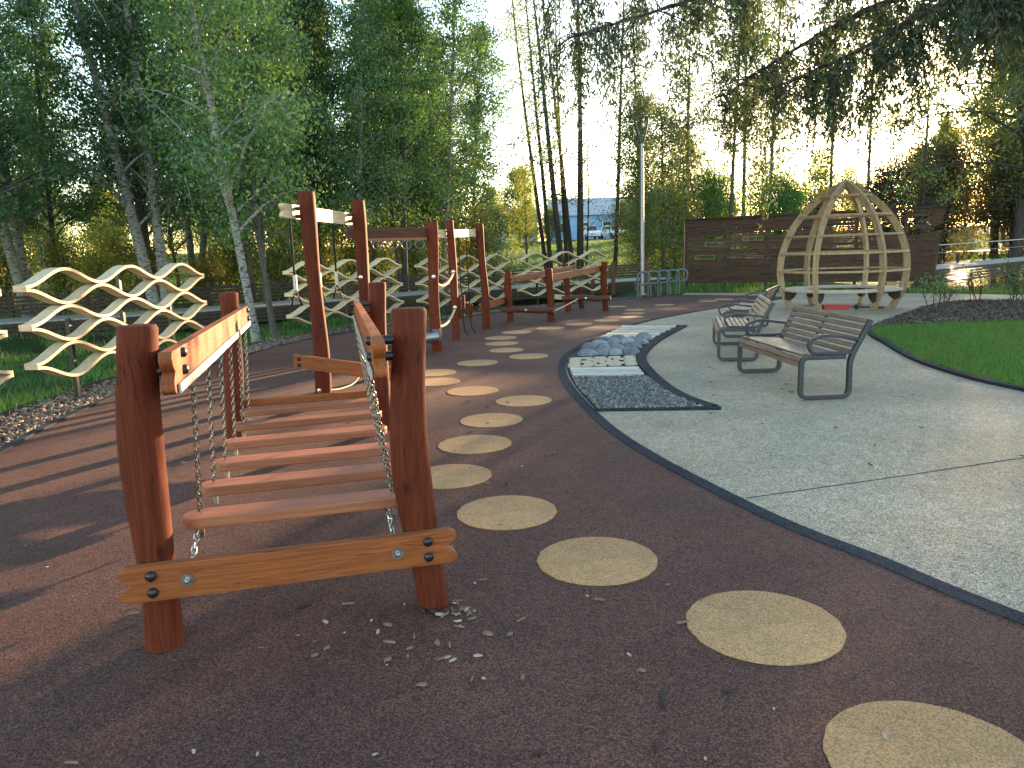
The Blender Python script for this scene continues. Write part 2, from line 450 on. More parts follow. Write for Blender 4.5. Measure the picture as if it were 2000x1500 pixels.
klS = [(p.x, p.y) for p in spline(kleft, 5)]
_ly = [p[1] for p in klS]; _lx = [p[0] for p in klS]
def leftx(y): return float(np.interp(y, _ly, _lx))

def T(x, y):
    z = -0.04 + 2.7 * sstep(36, 100, y)
    if y < 28:
        d = leftx(min(y, 24.4)) - 0.55 - x
        if d > 0: z -= 0.28 * sstep(0.2, 1.6, d) * (1 - sstep(3.5, 8, d))
    px_ = sstep(12.6, 14.5, x) * (1 - sstep(60, 70, x)); py_ = sstep(23.4 - (x - 12) * .25, 25.2 - (x - 12) * .25, y) * (1 - sstep(40, 43, y))
    z = z * (1 - px_ * py_) - 0.75 * px_ * py_
    return z
xs = np.concatenate([np.linspace(-600, -60, 14), np.arange(-54, -20, 3), np.arange(-20, 20, .5), np.arange(20, 70, 2.0), np.linspace(74, 600, 14)])
ys = np.concatenate([np.linspace(-200, -12, 6), np.arange(-8, 28, .5), np.arange(28, 50, 1), np.arange(50, 120, 4), np.linspace(124, 900, 14)])
V = [(x, y, T(x, y) + (0.05 * math.sin(x * 1.7) * math.cos(y * 1.3) if (y > 28 or x < -6.5) and not (x > 11 and y < 45) else 0)) for y in ys for x in xs]
nx = len(xs)
F = [(j * nx + i, j * nx + i + 1, (j + 1) * nx + i + 1, (j + 1) * nx + i) for j in range(len(ys) - 1) for i in range(nx - 1)]
tag(npmesh('ground', V, F, M['ground'], smooth=True), kind='structure')

m = MB(); m.poly(kmS + kfS[1:] + [(5.9, 25.5), (8.66, 24.0), (10.67, 22.5), (12.2, 21.2), (13.4, 19.9), (20, 15), (40, 8), (40, -8), (4, -8)], -0.02, -0.006)
tag(m.build('plaza_paving', M['plaza']), kind='structure')
m = MB(); m.poly([(4, -8), ] + kmS + kfS[1:-1] + klS[::-1] + [(-3, -8)], -0.004, 0.0)
tag(m.build('playground_surface', M['rubber']), kind='structure')

def strip(name, pts, off0, off1, z0, z1, mt, kind='structure', joints=0.0):
    P = [Vector((p[0], p[1])) for p in pts]
    mm = MB(); vs = []
    for i, p in enumerate(P):
        t = (P[min(i + 1, len(P) - 1)] - P[max(i - 1, 0)]).normalized(); n = Vector((-t.y, t.x))
        a = p + n * off0; b = p + n * off1
        vs += [(a.x, a.y, z0), (a.x, a.y, z1), (b.x, b.y, z1), (b.x, b.y, z0)]
    fs = []
    for i in range(len(P) - 1):
        for k in range(3):
            fs.append((i * 4 + k, i * 4 + k + 1, i * 4 + 4 + k + 1, i * 4 + 4 + k))
    mm.add(vs, fs)
    o = mm.build(name, mt, fix=True)
    return tag(o, kind=kind)
strip('kerb', kmS, -0.06, 0.04, -0.02, 0.006, M['kerb'])
strip('kerb', klS, -0.02, 0.06, -0.06, 0.015, M['kerb'])
strip('kerb', kfS, -0.02, 0.02, -0.02, 0.006, M['kerb'])
# expansion joint in the plaza
strip('paving_joint', [(1.47, 4.62), (2.6, 4.95), (4.1, 5.42)], -0.003, 0.003, -0.012, -0.003, M['kerb'])

# wood chip strip along the left kerb
cw = strip('chip_bed', [(p[0], p[1]) for p in klS], 0.06, 1.0, -0.1, -0.012, M['soil'])
def boxes(n, pos, sx, sy, sz, tilt, rng, name, mt, kind='stuff', label=None, cat=None):
    L = rng.uniform(sx[0], sx[1], n) / 2; W = rng.uniform(sy[0], sy[1], n) / 2; H = rng.uniform(sz[0], sz[1], n) / 2
    a = rng.uniform(0, 2 * PI, n); t = rng.normal(0, tilt, n); t2 = rng.normal(0, tilt, n)
    ux = np.stack([np.cos(a) * np.cos(t), np.sin(a) * np.cos(t), np.sin(t)], 1)
    vx = np.stack([-np.sin(a) * np.cos(t2), np.cos(a) * np.cos(t2), np.sin(t2)], 1)
    wx = np.cross(ux, vx)
    Vs = []
    for sa in (-1, 1):
        for sb in (-1, 1):
            for sc in (-1, 1):
                jit = rng.uniform(.6, 1.1, n)
                Vs.append(pos + ux * (sa * L * jit)[:, None] + vx * (sb * W * jit)[:, None] + wx * (sc * H)[:, None])
    Vv = np.stack(Vs, 1).reshape(-1, 3)
    f = np.array([(0, 1, 3, 2), (4, 6, 7, 5), (0, 4, 5, 1), (2, 3, 7, 6), (0, 2, 6, 4), (1, 5, 7, 3)])
    Ff = (np.arange(n)[:, None, None] * 8 + f[None]).reshape(-1, 4)
    return tag(npmesh(name, Vv, Ff, mt), label, cat, kind=kind)
n = 15000
yy = NR.uniform(3.5, 24, n) ** 1.0
yy = 4 + 20 * NR.uniform(0, 1, n) ** 1.5
off = 0.08 + np.abs(NR.normal(0, .42, n)).clip(0, 1.4)
pos = np.array([(leftx(y) - o * (1.0 if y < 15 else 1.35), y, T(leftx(y) - o * 1.2, y) + .045 * R.random() + 0.005) for y, o in zip(yy, off)])
boxes(n, pos, (.03, .11), (.02, .05), (.006, .016), .35, NR, 'wood_chips', M['chip'], label='loose pale and brown bark chips between the grass and the red paving', cat='wood chips')

# dots
dots = [(1.27, 2.08, .66), (1.03, 2.98, .64), (.41, 3.72, .62), (-.06, 4.5, .62), (-.47, 5.31, .6), (-.33, 6.21, .62), (-.21, 7.11, .6), (.12, 8.0, .6), (-.46, 8.69, .6),
        (-.95, 9.41, .6), (-1.05, 10.15, .6), (-.49, 10.94, .6), (.27, 11.45, .6), (-.07, 12.26, .56), (-.16, 13.18, .58), (-.18, 14.06, .6), (.13, 14.94, .6), (.82, 15.51, .58),
        (1.47, 16.15, .58), (2.14, 16.73, .56), (2.81, 17.38, .54), (3.0, 18.3, .54), (3.2, 19.3, .54), (2.9, 20.6, .54), (4.2, 20.6, .54), (5.6, 21.4, .54), (6.2, 21.9, .54)]
ordw = ['first', 'second', 'third', 'fourth', 'fifth', 'sixth', 'seventh', 'eighth', 'ninth', 'tenth', 'eleventh', 'twelfth', 'thirteenth', 'fourteenth', 'fifteenth', 'sixteenth', 'seventeenth', 'eighteenth', 'nineteenth', 'twentieth',
        'twenty-first', 'twenty-second', 'twenty-third', 'twenty-fourth', 'twenty-fifth', 'twenty-sixth', 'farthest']
for i, (x, y, d) in enumerate(dots):
    m = MB(); m.poly([(d / 2 * math.cos(a * PI / 24) * (1 + .01 * math.sin(a * 2.1 + i)), d / 2 * math.sin(a * PI / 24)) for a in range(48)], 0, 0.005)
    o = m.build('ground_circle', M['dot']); o.location = (x, y, 0)
    lab = {0: 'sandy yellow ground circle cut off by the bottom edge of the photo', 1: 'whole sandy yellow ground circle nearest the camera, beside the black kerb'}.get(i, 'sandy yellow ground circle, %s along the winding trail from the camera' % ordw[i])
    tag(o, lab, 'ground circle', 'yellow circles set in the red surface')

# lawn with mulch bed and kerb
lk = [(14, 2.6), (9.0, 4.0), (6.6, 5.4), (5.55, 6.8), (5.28, 7.7), (5.2, 8.6), (5.34, 9.9), (5.74, 11.42), (6.17, 12.88), (6.96, 14.15), (8.06, 15.5), (9.5, 17.2), (10.4, 18.05), (11.2, 18.3), (12.6, 17.6), (16, 15.5), (24, 11)]
lkS = [(p.x, p.y) for p in spline(lk, 6)]
lk_lawn = [p for p in lkS if p[1] < 13.75 and p[0] < 14.01]
lk_lawn = [p for i, p in enumerate(lkS) if i <= max(j for j, q in enumerate(lkS) if q[1] < 13.75 and q[0] < 7)]
m = MB(); m.poly(lk_lawn + [(9.3, 13.75), (12, 13.4), (24, 10.5), (24, 2)], -0.004, 0.012)
tag(m.build('lawn', M['lawn']), kind='structure')
lk_m = [p for p in lkS[len(lk_lawn):]]
m = MB(); m.poly([(24, 10.5), (12, 13.4), (9.3, 13.75), lk_lawn[-1]] + lk_m, -0.004, 0.014)
tag(m.build('mulch_bed', M['soil']), kind='structure')
strip('kerb', lkS, -0.06, 0.06, -0.02, 0.03, M['kerb'])

def inpoly(x, y, P):
    P = np.array(P); n = len(P); r = np.zeros(len(x), bool); j = n - 1
    for i in range(n):
        c = ((P[i, 1] > y) != (P[j, 1] > y)) & (x < (P[j, 0] - P[i, 0]) * (y - P[i, 1]) / (P[j, 1] - P[i, 1] + 1e-12) + P[i, 0])
        r ^= c; j = i
    return r
def blades(pos, h, w, rng, lean=.35):
    n = len(pos); a = rng.uniform(0, 2 * PI, n); hh = rng.uniform(h[0], h[1], n); ww = rng.uniform(w[0], w[1], n)
    s = np.stack([np.cos(a), np.sin(a), np.zeros(n)], 1) * ww[:, None] / 2
    l = np.stack([rng.normal(0, lean, n), rng.normal(0, lean, n), np.ones(n)], 1) * hh[:, None]
    Vv = np.stack([pos - s, pos + s, pos + l], 1).reshape(-1, 3)
    return Vv, np.arange(n * 3).reshape(-1, 3)
x = NR.uniform(5.2, 13, 130000); y = NR.uniform(5.5, 14, 130000)
k = inpoly(x, y, lk_lawn + [(9.3, 13.75), (12, 13.4), (24, 10.5), (24, 2)])
pos = np.stack([x[k], y[k], np.full(k.sum(), .01)], 1)
Vv, Ff = blades(pos, (.02, .085), (.004, .009), NR, .5)
tag(npmesh('lawn_grass', Vv, Ff, M['grass']), 'short mown bright green grass inside the curved black kerb', 'grass', kind='stuff')
x = NR.uniform(6, 16, 26000); y = NR.uniform(11, 18.6, 26000)
k = inpoly(x, y, [(24, 10.5), (12, 13.4), (9.3, 13.75), lk_lawn[-1]] + lk_m)
pos = np.stack([x[k], y[k], NR.uniform(.015, .05, k.sum())], 1)
boxes(len(pos), pos, (.04, .13), (.02, .05), (.008, .018), .35, NR, 'bark_mulch', M['mulch'], label='dark shredded bark mulch covering the shrub bed beside the lawn', cat='mulch')

# meadow grass left of the chips, along the pond edge and beyond the boardwalk
P_ = []
x = NR.uniform(-16, -2, 90000); y = 3 + 24 * NR.uniform(0, 1, 90000)
clump = np.sin(x * 3.1 + 1.3 * np.sin(y * 2.3)) + np.sin(y * 2.7 + 1.7 * np.sin(x * 1.9)) + NR.normal(0, .5, len(x))
lx = np.interp(y, _ly, _lx)
k = (x < lx - .75) & (clump > .25) & (x > -.62 * y - 3)
P_.append(np.stack([x[k], y[k], [T(a, b) for a, b in zip(x[k], y[k])]], 1))
Vv, Ff = blades(P_[0], (.06, .26), (.008, .02), NR, .4)
tag(npmesh('meadow_grass', Vv, Ff, M['grass']), 'tufted green meadow grass below the boardwalk on the left', 'grass', kind='stuff')
x = NR.uniform(5.5, 22, 26000); y = NR.uniform(14, 30, 26000)
edge = np.interp(x, [5.9, 8.66, 10.67, 12.2, 13.4, 20, 40], [25.5, 24.0, 22.5, 21.2, 19.9, 15, 8])
k = (y > edge + .05) & (y < edge + 2.6)
q = np.stack([x[k], y[k], [T(a, b) for a, b in zip(x[k], y[k])]], 1)
Vv, Ff = blades(q, (.08, .3), (.012, .025), NR, .35)
tag(npmesh('bank_grass', Vv, Ff, M['grass']), 'rough green grass strip between the pale paving and the pond', 'grass', kind='stuff')
x = NR.uniform(-40, 45, 60000); y = 28 + 55 * NR.uniform(0, 1, 60000) ** 1.6
k = ~((x > 11) & (y < 44))
q = np.stack([x[k], y[k], [T(a, b) for a, b in zip(x[k], y[k])]], 1)
Vv, Ff = blades(q, (.12, .4), (.03, .07), NR, .4)
tag(npmesh('hill_grass', Vv, Ff, M['grass']), 'long green grass on the slope behind the boardwalk', 'grass', kind='stuff')
m = MB(); m.poly([(11.5, 22), (60, 8), (75, 44), (11.5, 44)], 0, 0)
o = m.build('pond_water', M['water']); o.location.z = -0.17; tag(o, kind='structure')
m = MB(); m.poly([(24, 47), (80, 58), (80, 60.5), (24, 49.5)], 0, 0)
o = m.build('far_path', M['path']); o.location.z = .55; tag(o, kind='structure')

# ------------------------------------------------------------------ sensory bed
bl = [(2.29, 15.38), (1.60, 13.5), (1.05, 11.95), (.83, 11.0), (.76, 10.3), (.735, 9.5), (.76, 8.5), (.84, 7.4)]
br = [(3.40, 15.0), (2.55, 13.1), (2.0, 11.55), (1.78, 10.5), (1.71, 9.5), (1.70, 8.5), (1.77, 7.8), (1.92, 7.3)]
blS = spline(bl, 6); brS = spline(br, 6)
def edge(S, y): return float(np.interp(-y, [-p.y for p in S], [p.x for p in S]))
m = MB(); m.poly([(p.x, p.y) for p in blS] + [(p.x, p.y) for p in brS[::-1]], -0.003, 0.002)
tag(m.build('bed_base', M['slice_dark']), kind='structure')
strip('kerb', [(p.x, p.y) for p in brS], -0.01, 0.12, -0.02, 0.025, M['kerb'])
strip('kerb', [(blS[0].x, blS[0].y), (brS[0].x + .1, brS[0].y)], -0.04, 0.04, -0.02, 0.02, M['kerb'])
strip('kerb', [(blS[-1].x - .03, blS[-1].y), (brS[-1].x + .12, brS[-1].y - .02)], -0.04, 0.03, -0.02, 0.02, M['kerb'])
def bar(name, p0, p1, w, h, mt, parent=None, bevel=0.004, roundend=False, notch=False, up=(0, 0, 1)):
    """a board along local X from p0 to p1, w across, h high"""
    p0 = Vector(p0); p1 = Vector(p1); d = p1 - p0; L = d.length; d.normalize()
    up = Vector(up); y = up.cross(d).normalized(); z = d.cross(y)
    mm = MB()
    if roundend:                      # rounded in plan
        pts = [(L - w / 2 + w / 2 * math.sin(a), -w / 2 * math.cos(a)) for a in np.linspace(0, PI, 9)] + [(w / 2 - w / 2 * math.sin(a), w / 2 * math.cos(a)) for a in np.linspace(0, PI, 9)]
        mm.poly(pts, -h / 2, h / 2)
    elif notch:                       # two rounded lobes with a hollow between, in elevation
        e = []
        for t in np.linspace(-1, 1, 15):
            e.append((0.035 * (1 - abs(t)) * -1 + (0.03 * (1 - (2 * abs(t) - 1) ** 2)) if abs(t) < 1 else -0.012, t * h / 2))
        e[0] = (-0.015, -h / 2); e[-1] = (-0.015, h / 2)
        pts = [(L - 0 + a, b) for a, b in e] + [(-a, b) for a, b in e[::-1]]
        mm.poly(pts, -w / 2, w / 2)
        mm.v = [(a, -c, b) for a, b, c in mm.v]
    else:
        mm.box((L / 2, 0, 0), (L, w, h))
    o = mm.build(name, mt, parent, bevel=bevel)
    Mx = Matrix((d, y, z)).transposed().to_4x4(); Mx.translation = p0
    o.matrix_local = Mx
    return o
for i in range(5):
    y = 15.2 - i * .40 + (-.02 if i else 0)
    xa, xb = edge(blS, y - .15) + .07, edge(brS, y - .4) - .05
    o = bar('wooden_plank', (xa, y, .012), (xb, y - .33, .012), .25, .03, M['grey_plank'])
    tag(o, 'pale grey plank at the far end of the sensory bed, %s' % ['farthest of five', 'second farthest', 'middle of five', 'second nearest the boulders', 'touching the boulders'][i], 'plank', 'planks laid across the sensory bed')
for i in range(3):
    y = 9.95 - i * .22
    o = bar('wooden_plank', (edge(blS, y) + .04, y, .012), (edge(brS, y) - .05, y - .1, .012), .178, .03, M['grey_plank'])
    tag(o, 'pale broad plank between log slices and gravel, %s' % ['next to the log slices', 'middle of three', 'beside the gravel'][i], 'plank', 'planks laid across the sensory bed')
rb = random.Random(3)
for r_ in range(4):
    y = 13.05 - r_ * .52
    xa, xb = edge(blS, y) + .1, edge(brS, y) - .1
    nb = 4
    for k_ in range(nb):
        xx = xa + (xb - xa) * (k_ + .5 + (.12 if r_ % 2 else -.12)) / nb
        mm = MB(); rx, ry, rz = .14 * rb.uniform(.75, 1.25), .22 * rb.uniform(.8, 1.12), .095 * rb.uniform(.7, 1.25)
        ph = rb.uniform(0, 6)
        mm.sphere((0, 0, 0), (1, 1, 1), 18, 12)
        mm.v = [(x * rx * (1 + .1 * math.sin(3 * x + ph + y * 2)), y * ry * (1 + .08 * math.sin(4 * z + ph)), z * rz * (1 + .1 * math.sin(3 * y + ph))) for x, y, z in mm.v]
        o = mm.build('boulder', rb.choice([M['boulder'], M['boulder_pale'], M['boulder_dark']]), smooth=True, fix=True)
        o.location = (xx, y - .1 + rb.uniform(-.05, .05), .01); o.rotation_euler = (0, 0, rb.uniform(-.3, .3) + PI / 2 * 0)
        tag(o, 'smooth blue grey boulder bedded in the sensory path between planks and log slices', 'boulder', 'grey boulders in the sensory bed')
for r_ in range(5):
    y = 10.98 - r_ * .185
    xa, xb = edge(blS, y) + .02, edge(brS, y) - .02
    nb = 5; sh_ = .22 if r_ % 2 else -.2
    for k_ in range(nb):
        w_ = (xb - xa) / nb; xx = xa + w_ * (k_ + .5 + sh_ * (0 if k_ in (0, nb - 1) else 1)) + rb.uniform(-.015, .015)
        mm = MB(); a0 = rb.uniform(0, 6)
        pts = [((w_ * .465) * abs(math.cos(a)) ** .95 * math.copysign(1, math.cos(a)) * (1 + .06 * math.sin(3 * a + a0)), .064 * abs(math.sin(a)) ** .95 * math.copysign(1, math.sin(a)) * (1 + .08 * math.sin(2 * a + a0))) for a in np.linspace(0, 2 * PI, 20, endpoint=False)]
        mm.poly(pts, 0, .026)
        o = mm.build('log_slice', M['slice'], bevel=.008); o.location = (xx, y, -.008)
        tag(o, 'flat tan log slice fitted with others between boulders and broad planks', 'log slice', 'log slices in the sensory bed')
# gravel
ng = 9000
x = NR.uniform(.7, 2.1, 30000); y = NR.uniform(7.3, 9.4, 30000)
k = inpoly(x, y, [(p.x + .02, p.y) for p in blS] + [(p.x - .02, p.y) for p in brS[::-1]]) & (y < 9.3 - .1 * (x - .7)) & (y > 7.38 - .05 * (x - .8))
gx = x[k][:ng]; gy = y[k][:ng]; n = len(gx)
oc = np.array([(1, 0, 0), (-1, 0, 0), (0, 1, 0), (0, -1, 0), (0, 0, 1), (0, 0, -1)], float)
of = np.array([(0, 2, 4), (2, 1, 4), (1, 3, 4), (3, 0, 4), (2, 0, 5), (1, 2, 5), (3, 1, 5), (0, 3, 5)])
s = NR.uniform(.010, .024, (n, 1, 1)) * NR.uniform(.6, 1.3, (n, 6, 1))
a = NR.uniform(0, 6.28, n); ca, sa = np.cos(a), np.sin(a)
b_ = NR.uniform(-.8, .8, n); cb, sb = np.cos(b_), np.sin(b_)
Rm = np.zeros((n, 3, 3)); Rm[:, 0, 0] = ca; Rm[:, 0, 1] = -sa * cb; Rm[:, 0, 2] = sa * sb; Rm[:, 1, 0] = sa; Rm[:, 1, 1] = ca * cb; Rm[:, 1, 2] = -ca * sb; Rm[:, 2, 1] = sb; Rm[:, 2, 2] = cb
Vv = np.einsum('nij,nkj->nki', Rm, oc[None] * s) + np.stack([gx, gy, NR.uniform(.006, .022, n)], 1)[:, None]
tag(npmesh('gravel', Vv.reshape(-1, 3), (np.arange(n)[:, None, None] * 6 + of[None]).reshape(-1, 3), M['gravel']), 'grey crushed gravel filling the near end of the sensory bed', 'gravel', kind='stuff')

# ------------------------------------------------------------------ posts and playground course
def post(name, base, top_dx, h, r, parent, seed, mt=None, bow=.018, sink=.0):
    rr = random.Random(seed); pts = []; rad = []
    n = 14; a0 = rr.uniform(0, 6); ph = rr.uniform(0, 6)
    for i in range(n + 1):
        t = i / n
        b = bow * math.sin(PI * t) + bow * .5 * math.sin(2 * PI * t + ph)
        pts.append((b * math.cos(a0) + top_dx * t, b * math.sin(a0), t * (h - .012)))
        rad.append(r * (1 + .085 * math.sin(2.5 * PI * t + ph) + .03 * math.sin(6 * t + a0)))
    pts.append((pts[-1][0], pts[-1][1], h)); rad.append(rad[-1] * .90)
    mm = MB(); mm.tube(pts, rad, 20)
    for i, v in enumerate(mm.v):
        an = (i % 20) / 20 * 2 * PI; 
        f = 1 + .02 * math.sin(2 * an + a0) + .012 * math.sin(5 * an + ph + v[2])
        c = pts[i // 20]
        mm.v[i] = (c[0] + (v[0] - c[0]) * f, c[1] + (v[1] - c[1]) * f, v[2])
    o = mm.build(name, mt or M['post'], parent, smooth=True)
    o.location = base
    return o
def bolt(name, p, d, r, ln, mt, parent, dome=True):
    p = Vector(p); d = Vector(d).normalized(); mm = MB()
    if dome: mm.tube([p, p + d * ln * .55, p + d * ln * .85, p + d * ln], [r, r, r * .75, r * .25], 14)
    else: mm.tube([p, p + d * ln], r, 16)
    return mm.build(name, mt, parent, smooth=True)
def links(p0, p1, n, wire, wd, name, mt, parent):
    p0 = Vector(p0); p1 = Vector(p1); d = (p1 - p0); L = d.length; d.normalize()
    u = d.orthogonal().normalized(); w = d.cross(u); pitch = L / n; mm = MB()
    hl = pitch * .72
    for i in range(n):
        c = p0 + d * (i + .5) * pitch; s_ = u if i % 2 else w
        pts = []
        for k in range(10):
            a = 2 * PI * k / 10
            pts.append(c + d * (hl * math.cos(a)) + s_ * (wd / 2 * math.copysign(abs(math.sin(a)) ** .8, math.sin(a))))
        mm.tube(pts, wire, 5, closed=True)
    return mm.build(name, mt, parent, smooth=True)

# --- chain bridge
o_ = Vector((-1.4, 4.9, 0))
cb_ = thing('chain_bridge', 'red brown wooden chain bridge with hanging planks nearest the camera', 'climbing frame', o_)
n1, n2, n3, n4 = [Vector(p) - o_ for p in ((-1.52, 3.0, 0), (-.41, 3.27, 0), (-2.45, 6.5, 0), (-1.20, 6.85, 0))]
post('post', n1, .045, 1.36, .079, cb_, 11, bow=.028)
post('post', n2, -.035, 1.37, .078, cb_, 5, bow=.028)
post('post', n3, .07, 1.33, .077, cb_, 13)
post('post', n4, .02, 1.36, .077, cb_, 24)
dl = (n3 - n1).normalized(); dr = (n4 - n2).normalized(); wv = (n2 - n1).normalized(); wf = (n4 - n3).normalized()
nb_ = Vector((wv.y, -wv.x, 0))     # towards the camera
fb = bar('end_beam', n1 - wv * .10 + nb_ * .105 + Vector((0, 0, .325)), n2 + wv * .10 + nb_ * .105 + Vector((0, 0, .325)), .05, .15, M['beam'], cb_, notch=True)
nf_ = Vector((wf.y, -wf.x, 0))
bb = bar('end_beam', n3 - wf * .10 - nf_ * .105 + Vector((0, 0, .30)), n4 + wf * .10 - nf_ * .105 + Vector((0, 0, .30)), .05, .14, M['beam'], cb_, notch=True)
for s_, nn in ((1, n1), (-1, n2)):
    for dz in (.29, .36):
        bolt('bolt_cap', nn + nb_ * .128 + Vector((.012 * s_, 0, dz)), nb_, .021, .02, M['black'], cb_)
    wl = bolt('washer', nn + wv * s_ * .145 + nb_ * .129 + Vector((0, 0, .325)), nb_, .027, .006, M['steel'], cb_, False)
    bolt('nut', nn + wv * s_ * .145 + nb_ * .135 + Vector((0, 0, .325)), nb_, .010, .02, M['galv'], wl, True)
    links(nn + wv * s_ * .15 + nb_ * .07 + Vector((0, 0, .35)), nn + wv * s_ * .165 + (dl if s_ > 0 else dr) * .14 + Vector((0, 0, .455)), 6, .0032, .022, 'chain', M['steel'], cb_)
inn = []
for (a, b_, d, s_) in ((n1, n3, dl, 1), (n2, n4, dr, -1)):
    off = Vector((d.y, -d.x, 0)) * s_            # inwards
    za, zb = (1.185, 1.115)
    p0 = a - d * .22 + off * .17 + Vector((0, 0, za)); p1 = b_ + d * .16 + off * .17 + Vector((0, 0, zb))
    rl = bar('rail', p0, p1, .05, .165, M['beam'], cb_, notch=True)
    up = Vector((0, 0, 1))
    bar('rail_strip', p0 + off * .034 - up * .065 + d * .03, p1 + off * .034 - up * .065 - d * .02, .012, .04, M['grey_plank'], cb_)
    for q, zz in ((a, za), (b_, zb)):
        for dz in (-.015, .055):
            bolt('spacer', q + off * .05 + up * (zz + dz), off, .021, .10, M['black'], cb_, False)
            bolt('bolt_cap', q + off * .194 + up * (zz + dz), off, .021, .022, M['black'], cb_)
    inn.append((a, b_, d, off, p0, p1))
ss = [.18, .72, 1.30, 1.90, 2.58, 3.22]; zs = [.475, .455, .425, .405, .375, .355]
for s_, z_ in zip(ss, zs):
    Lp = n1 + dl * s_ + inn[0][3] * .17; Rp = n2 + (n4 - n2) * (s_ / 3.62) + inn[1][3] * .13
    e = (Rp - Lp).normalized()
    pk = bar('plank', Lp - e * .075 + Vector((0, 0, z_)), Rp + e * .075 + Vector((0, 0, z_)), .15, .05, M['plank'], cb_, roundend=True, bevel=.008)
    for q, (a, b_, d, off, p0, p1) in ((Lp, inn[0]), (Rp, inn[1])):
        t = ((q - p0).dot(d)) / (p1 - p0).length
        tz = p0.z + (p1.z - p0.z) * t - .095
        topp = p0 + (p1 - p0) * t + off * .0; topp.z = tz
        links((q.x, q.y, z_ + .015), (topp.x + off.x * .03, topp.y + off.y * .03, tz), 24, .0032, .021, 'chain', M['chain'], cb_)
        mm = MB(); mm.cyl((q.x, q.y, z_ - .05), (q.x, q.y, z_ - .02), .011, 8); mm.box((q.x, q.y, z_ - .06), (.02, .012, .05)); mm.build('chain_bolt', M['steel'], cb_)

def frame(name, label, loc): return thing(name, label, 'climbing frame', loc, 0)
# --- balance beam from tall post to bridge
b_ = thing('balance_beam', 'low orange plank beam joining the tallest post to the chain bridge', 'balance beam', (-1.6, 7.5, 0))
bar('beam', Vector((-2.30, 8.02, .52)) - b_.location, Vector((-1.12, 7.0, .50)) - b_.location, .05, .14, M['beam'], b_)
for dz in (-.035, .03):
    bolt('bolt_cap', Vector((-2.235, 7.93, .52 + dz)) - b_.location, (-.65, -.76, 0), .02, .03, M['black'], b_)
# --- trapeze frame A-B
A = Vector((-2.09, 8.19, 0)); B = Vector((-1.86, 9.75, 0))
t = frame('trapeze_frame', 'two tall red posts under a pale sunlit crossbeam with black hanging straps', A)
post('post', (0, 0, 0), -.005, 2.28, .082, t, 31, bow=.03)
post('post', B - A, .0, 2.28, .078, t, 32, bow=.03)
d = (B - A).normalized(); sd = Vector((-d.y, d.x, 0))
off = sd * .15
p0, p1 = A - d * .30 + off, B + d * .12 + off
bar('crossbeam', p0 - A + Vector((0, 0, 2.08)), p1 - A + Vector((0, 0, 2.06)), .05, .15, M['pale_wood'], t, notch=True)
for q in (A, B):
    for dz in (-.04, .04):
        bolt('spacer', q - A + sd * .07 + Vector((0, 0, 2.07 + dz)), sd, .02, .06, M['black'], t, False)
bolt('washer', Vector((0, -.084, .17)), (0, -1, 0), .026, .008, M['steel'], t)
bolt('washer', B - A + Vector((0, -.084, 1.33)), (0, -1, 0), .026, .008, M['steel'], t)
mm = MB(); mm.tube(spline([(0.03, -.06, .17), (.12, .5, .09), (.2, 1.0, .11), B - A + Vector((0, 0, .35))], 8), .008, 6); mm.build('rope', M['rope'], t, smooth=True)
for i, (s_, lab) in enumerate(((-.12, 'black hanging strap with handle left of the tallest post'), (.55, 'black hanging strap with grey sleeve in the middle of the sunlit beam'), (1.08, 'black hanging strap nearest the second tall post'))):
    q = A + d * s_ + off
    h = thing('hanging_strap', lab, 'hanging strap', (q.x, q.y, 2.0), 0, 'straps hanging from the sunlit beam')
    mm = MB(); mm.cyl((0, 0, -.62), (0, 0, 0), .012, 8); mm.build('rope', M['rope_dark'], h, smooth=True)
    mm = MB(); mm.cyl((0, 0, -.74), (0, 0, -.58), .021, 10); mm.build('sleeve', M['galv'], h, smooth=True)
    mm = MB(); mm.tube([(0, 0, -.73), (-.055, 0, -.9), (.055, 0, -.9)], .014, 8, closed=True); mm.build('handle', M['rope_dark'], h, smooth=True)
# --- ring frame C-D
Cc = Vector((-2.15, 11.5, 0)); D = Vector((-1.21, 12.51, 0))
t = frame('ring_frame', 'two red posts with a brown crossbeam carrying blue grey rings and a steel roller', Cc)
post('post', (0, 0, 0), 0, 2.07, .075, t, 41, bow=.03); post('post', D - Cc, .01, 2.10, .088, t, 42, bow=.03)
d = (D - Cc).normalized(); sd = Vector((d.y, -d.x, 0))
bar('crossbeam', -d * .32 + sd * .0 + Vector((0, .12, 1.93)), (D - Cc) - d * .03 + Vector((-.06, -.0, 1.93)), .05, .16, M['log'], t)
bar('lower_board', -d * .12 + Vector((0, .10, 1.83)), (D - Cc) - d * .06 + Vector((-.06, -.02, 1.83)), .07, .04, M['plank'], t)
for i in range(4):
    q = (D - Cc) * (.2 + .2 * i)
    mm = MB(); mm.tube([(q.x + .07 * math.cos(a), q.y + .05 * math.cos(a), 1.74 + .065 * math.sin(a)) for a in np.linspace(0, 2 * PI, 16, endpoint=False)], .011, 8, closed=True)
    mm.build('ring', M['rack'], t, smooth=True)
for q, hts in ((D - Cc, (1.22, .56)),):
    for hz in hts: bolt('washer', q + Vector((.0, -.09, hz)), (0, -1, 0), .033, .01, M['steel'], t)
mm = MB(); pe = Vector((-1.22, 12.36, .25)) - Cc; ps = Vector((-2.2, 11.3, .25)) - Cc
mm.cyl(ps, pe, .085, 20); mm.build('roller', M['galv'], t, smooth=True)
mm = MB(); mm.box(pe + Vector((.01, .03, .02)), (.13, .02, .20)); mm.build('flange', M['rack'], t, bevel=.01)
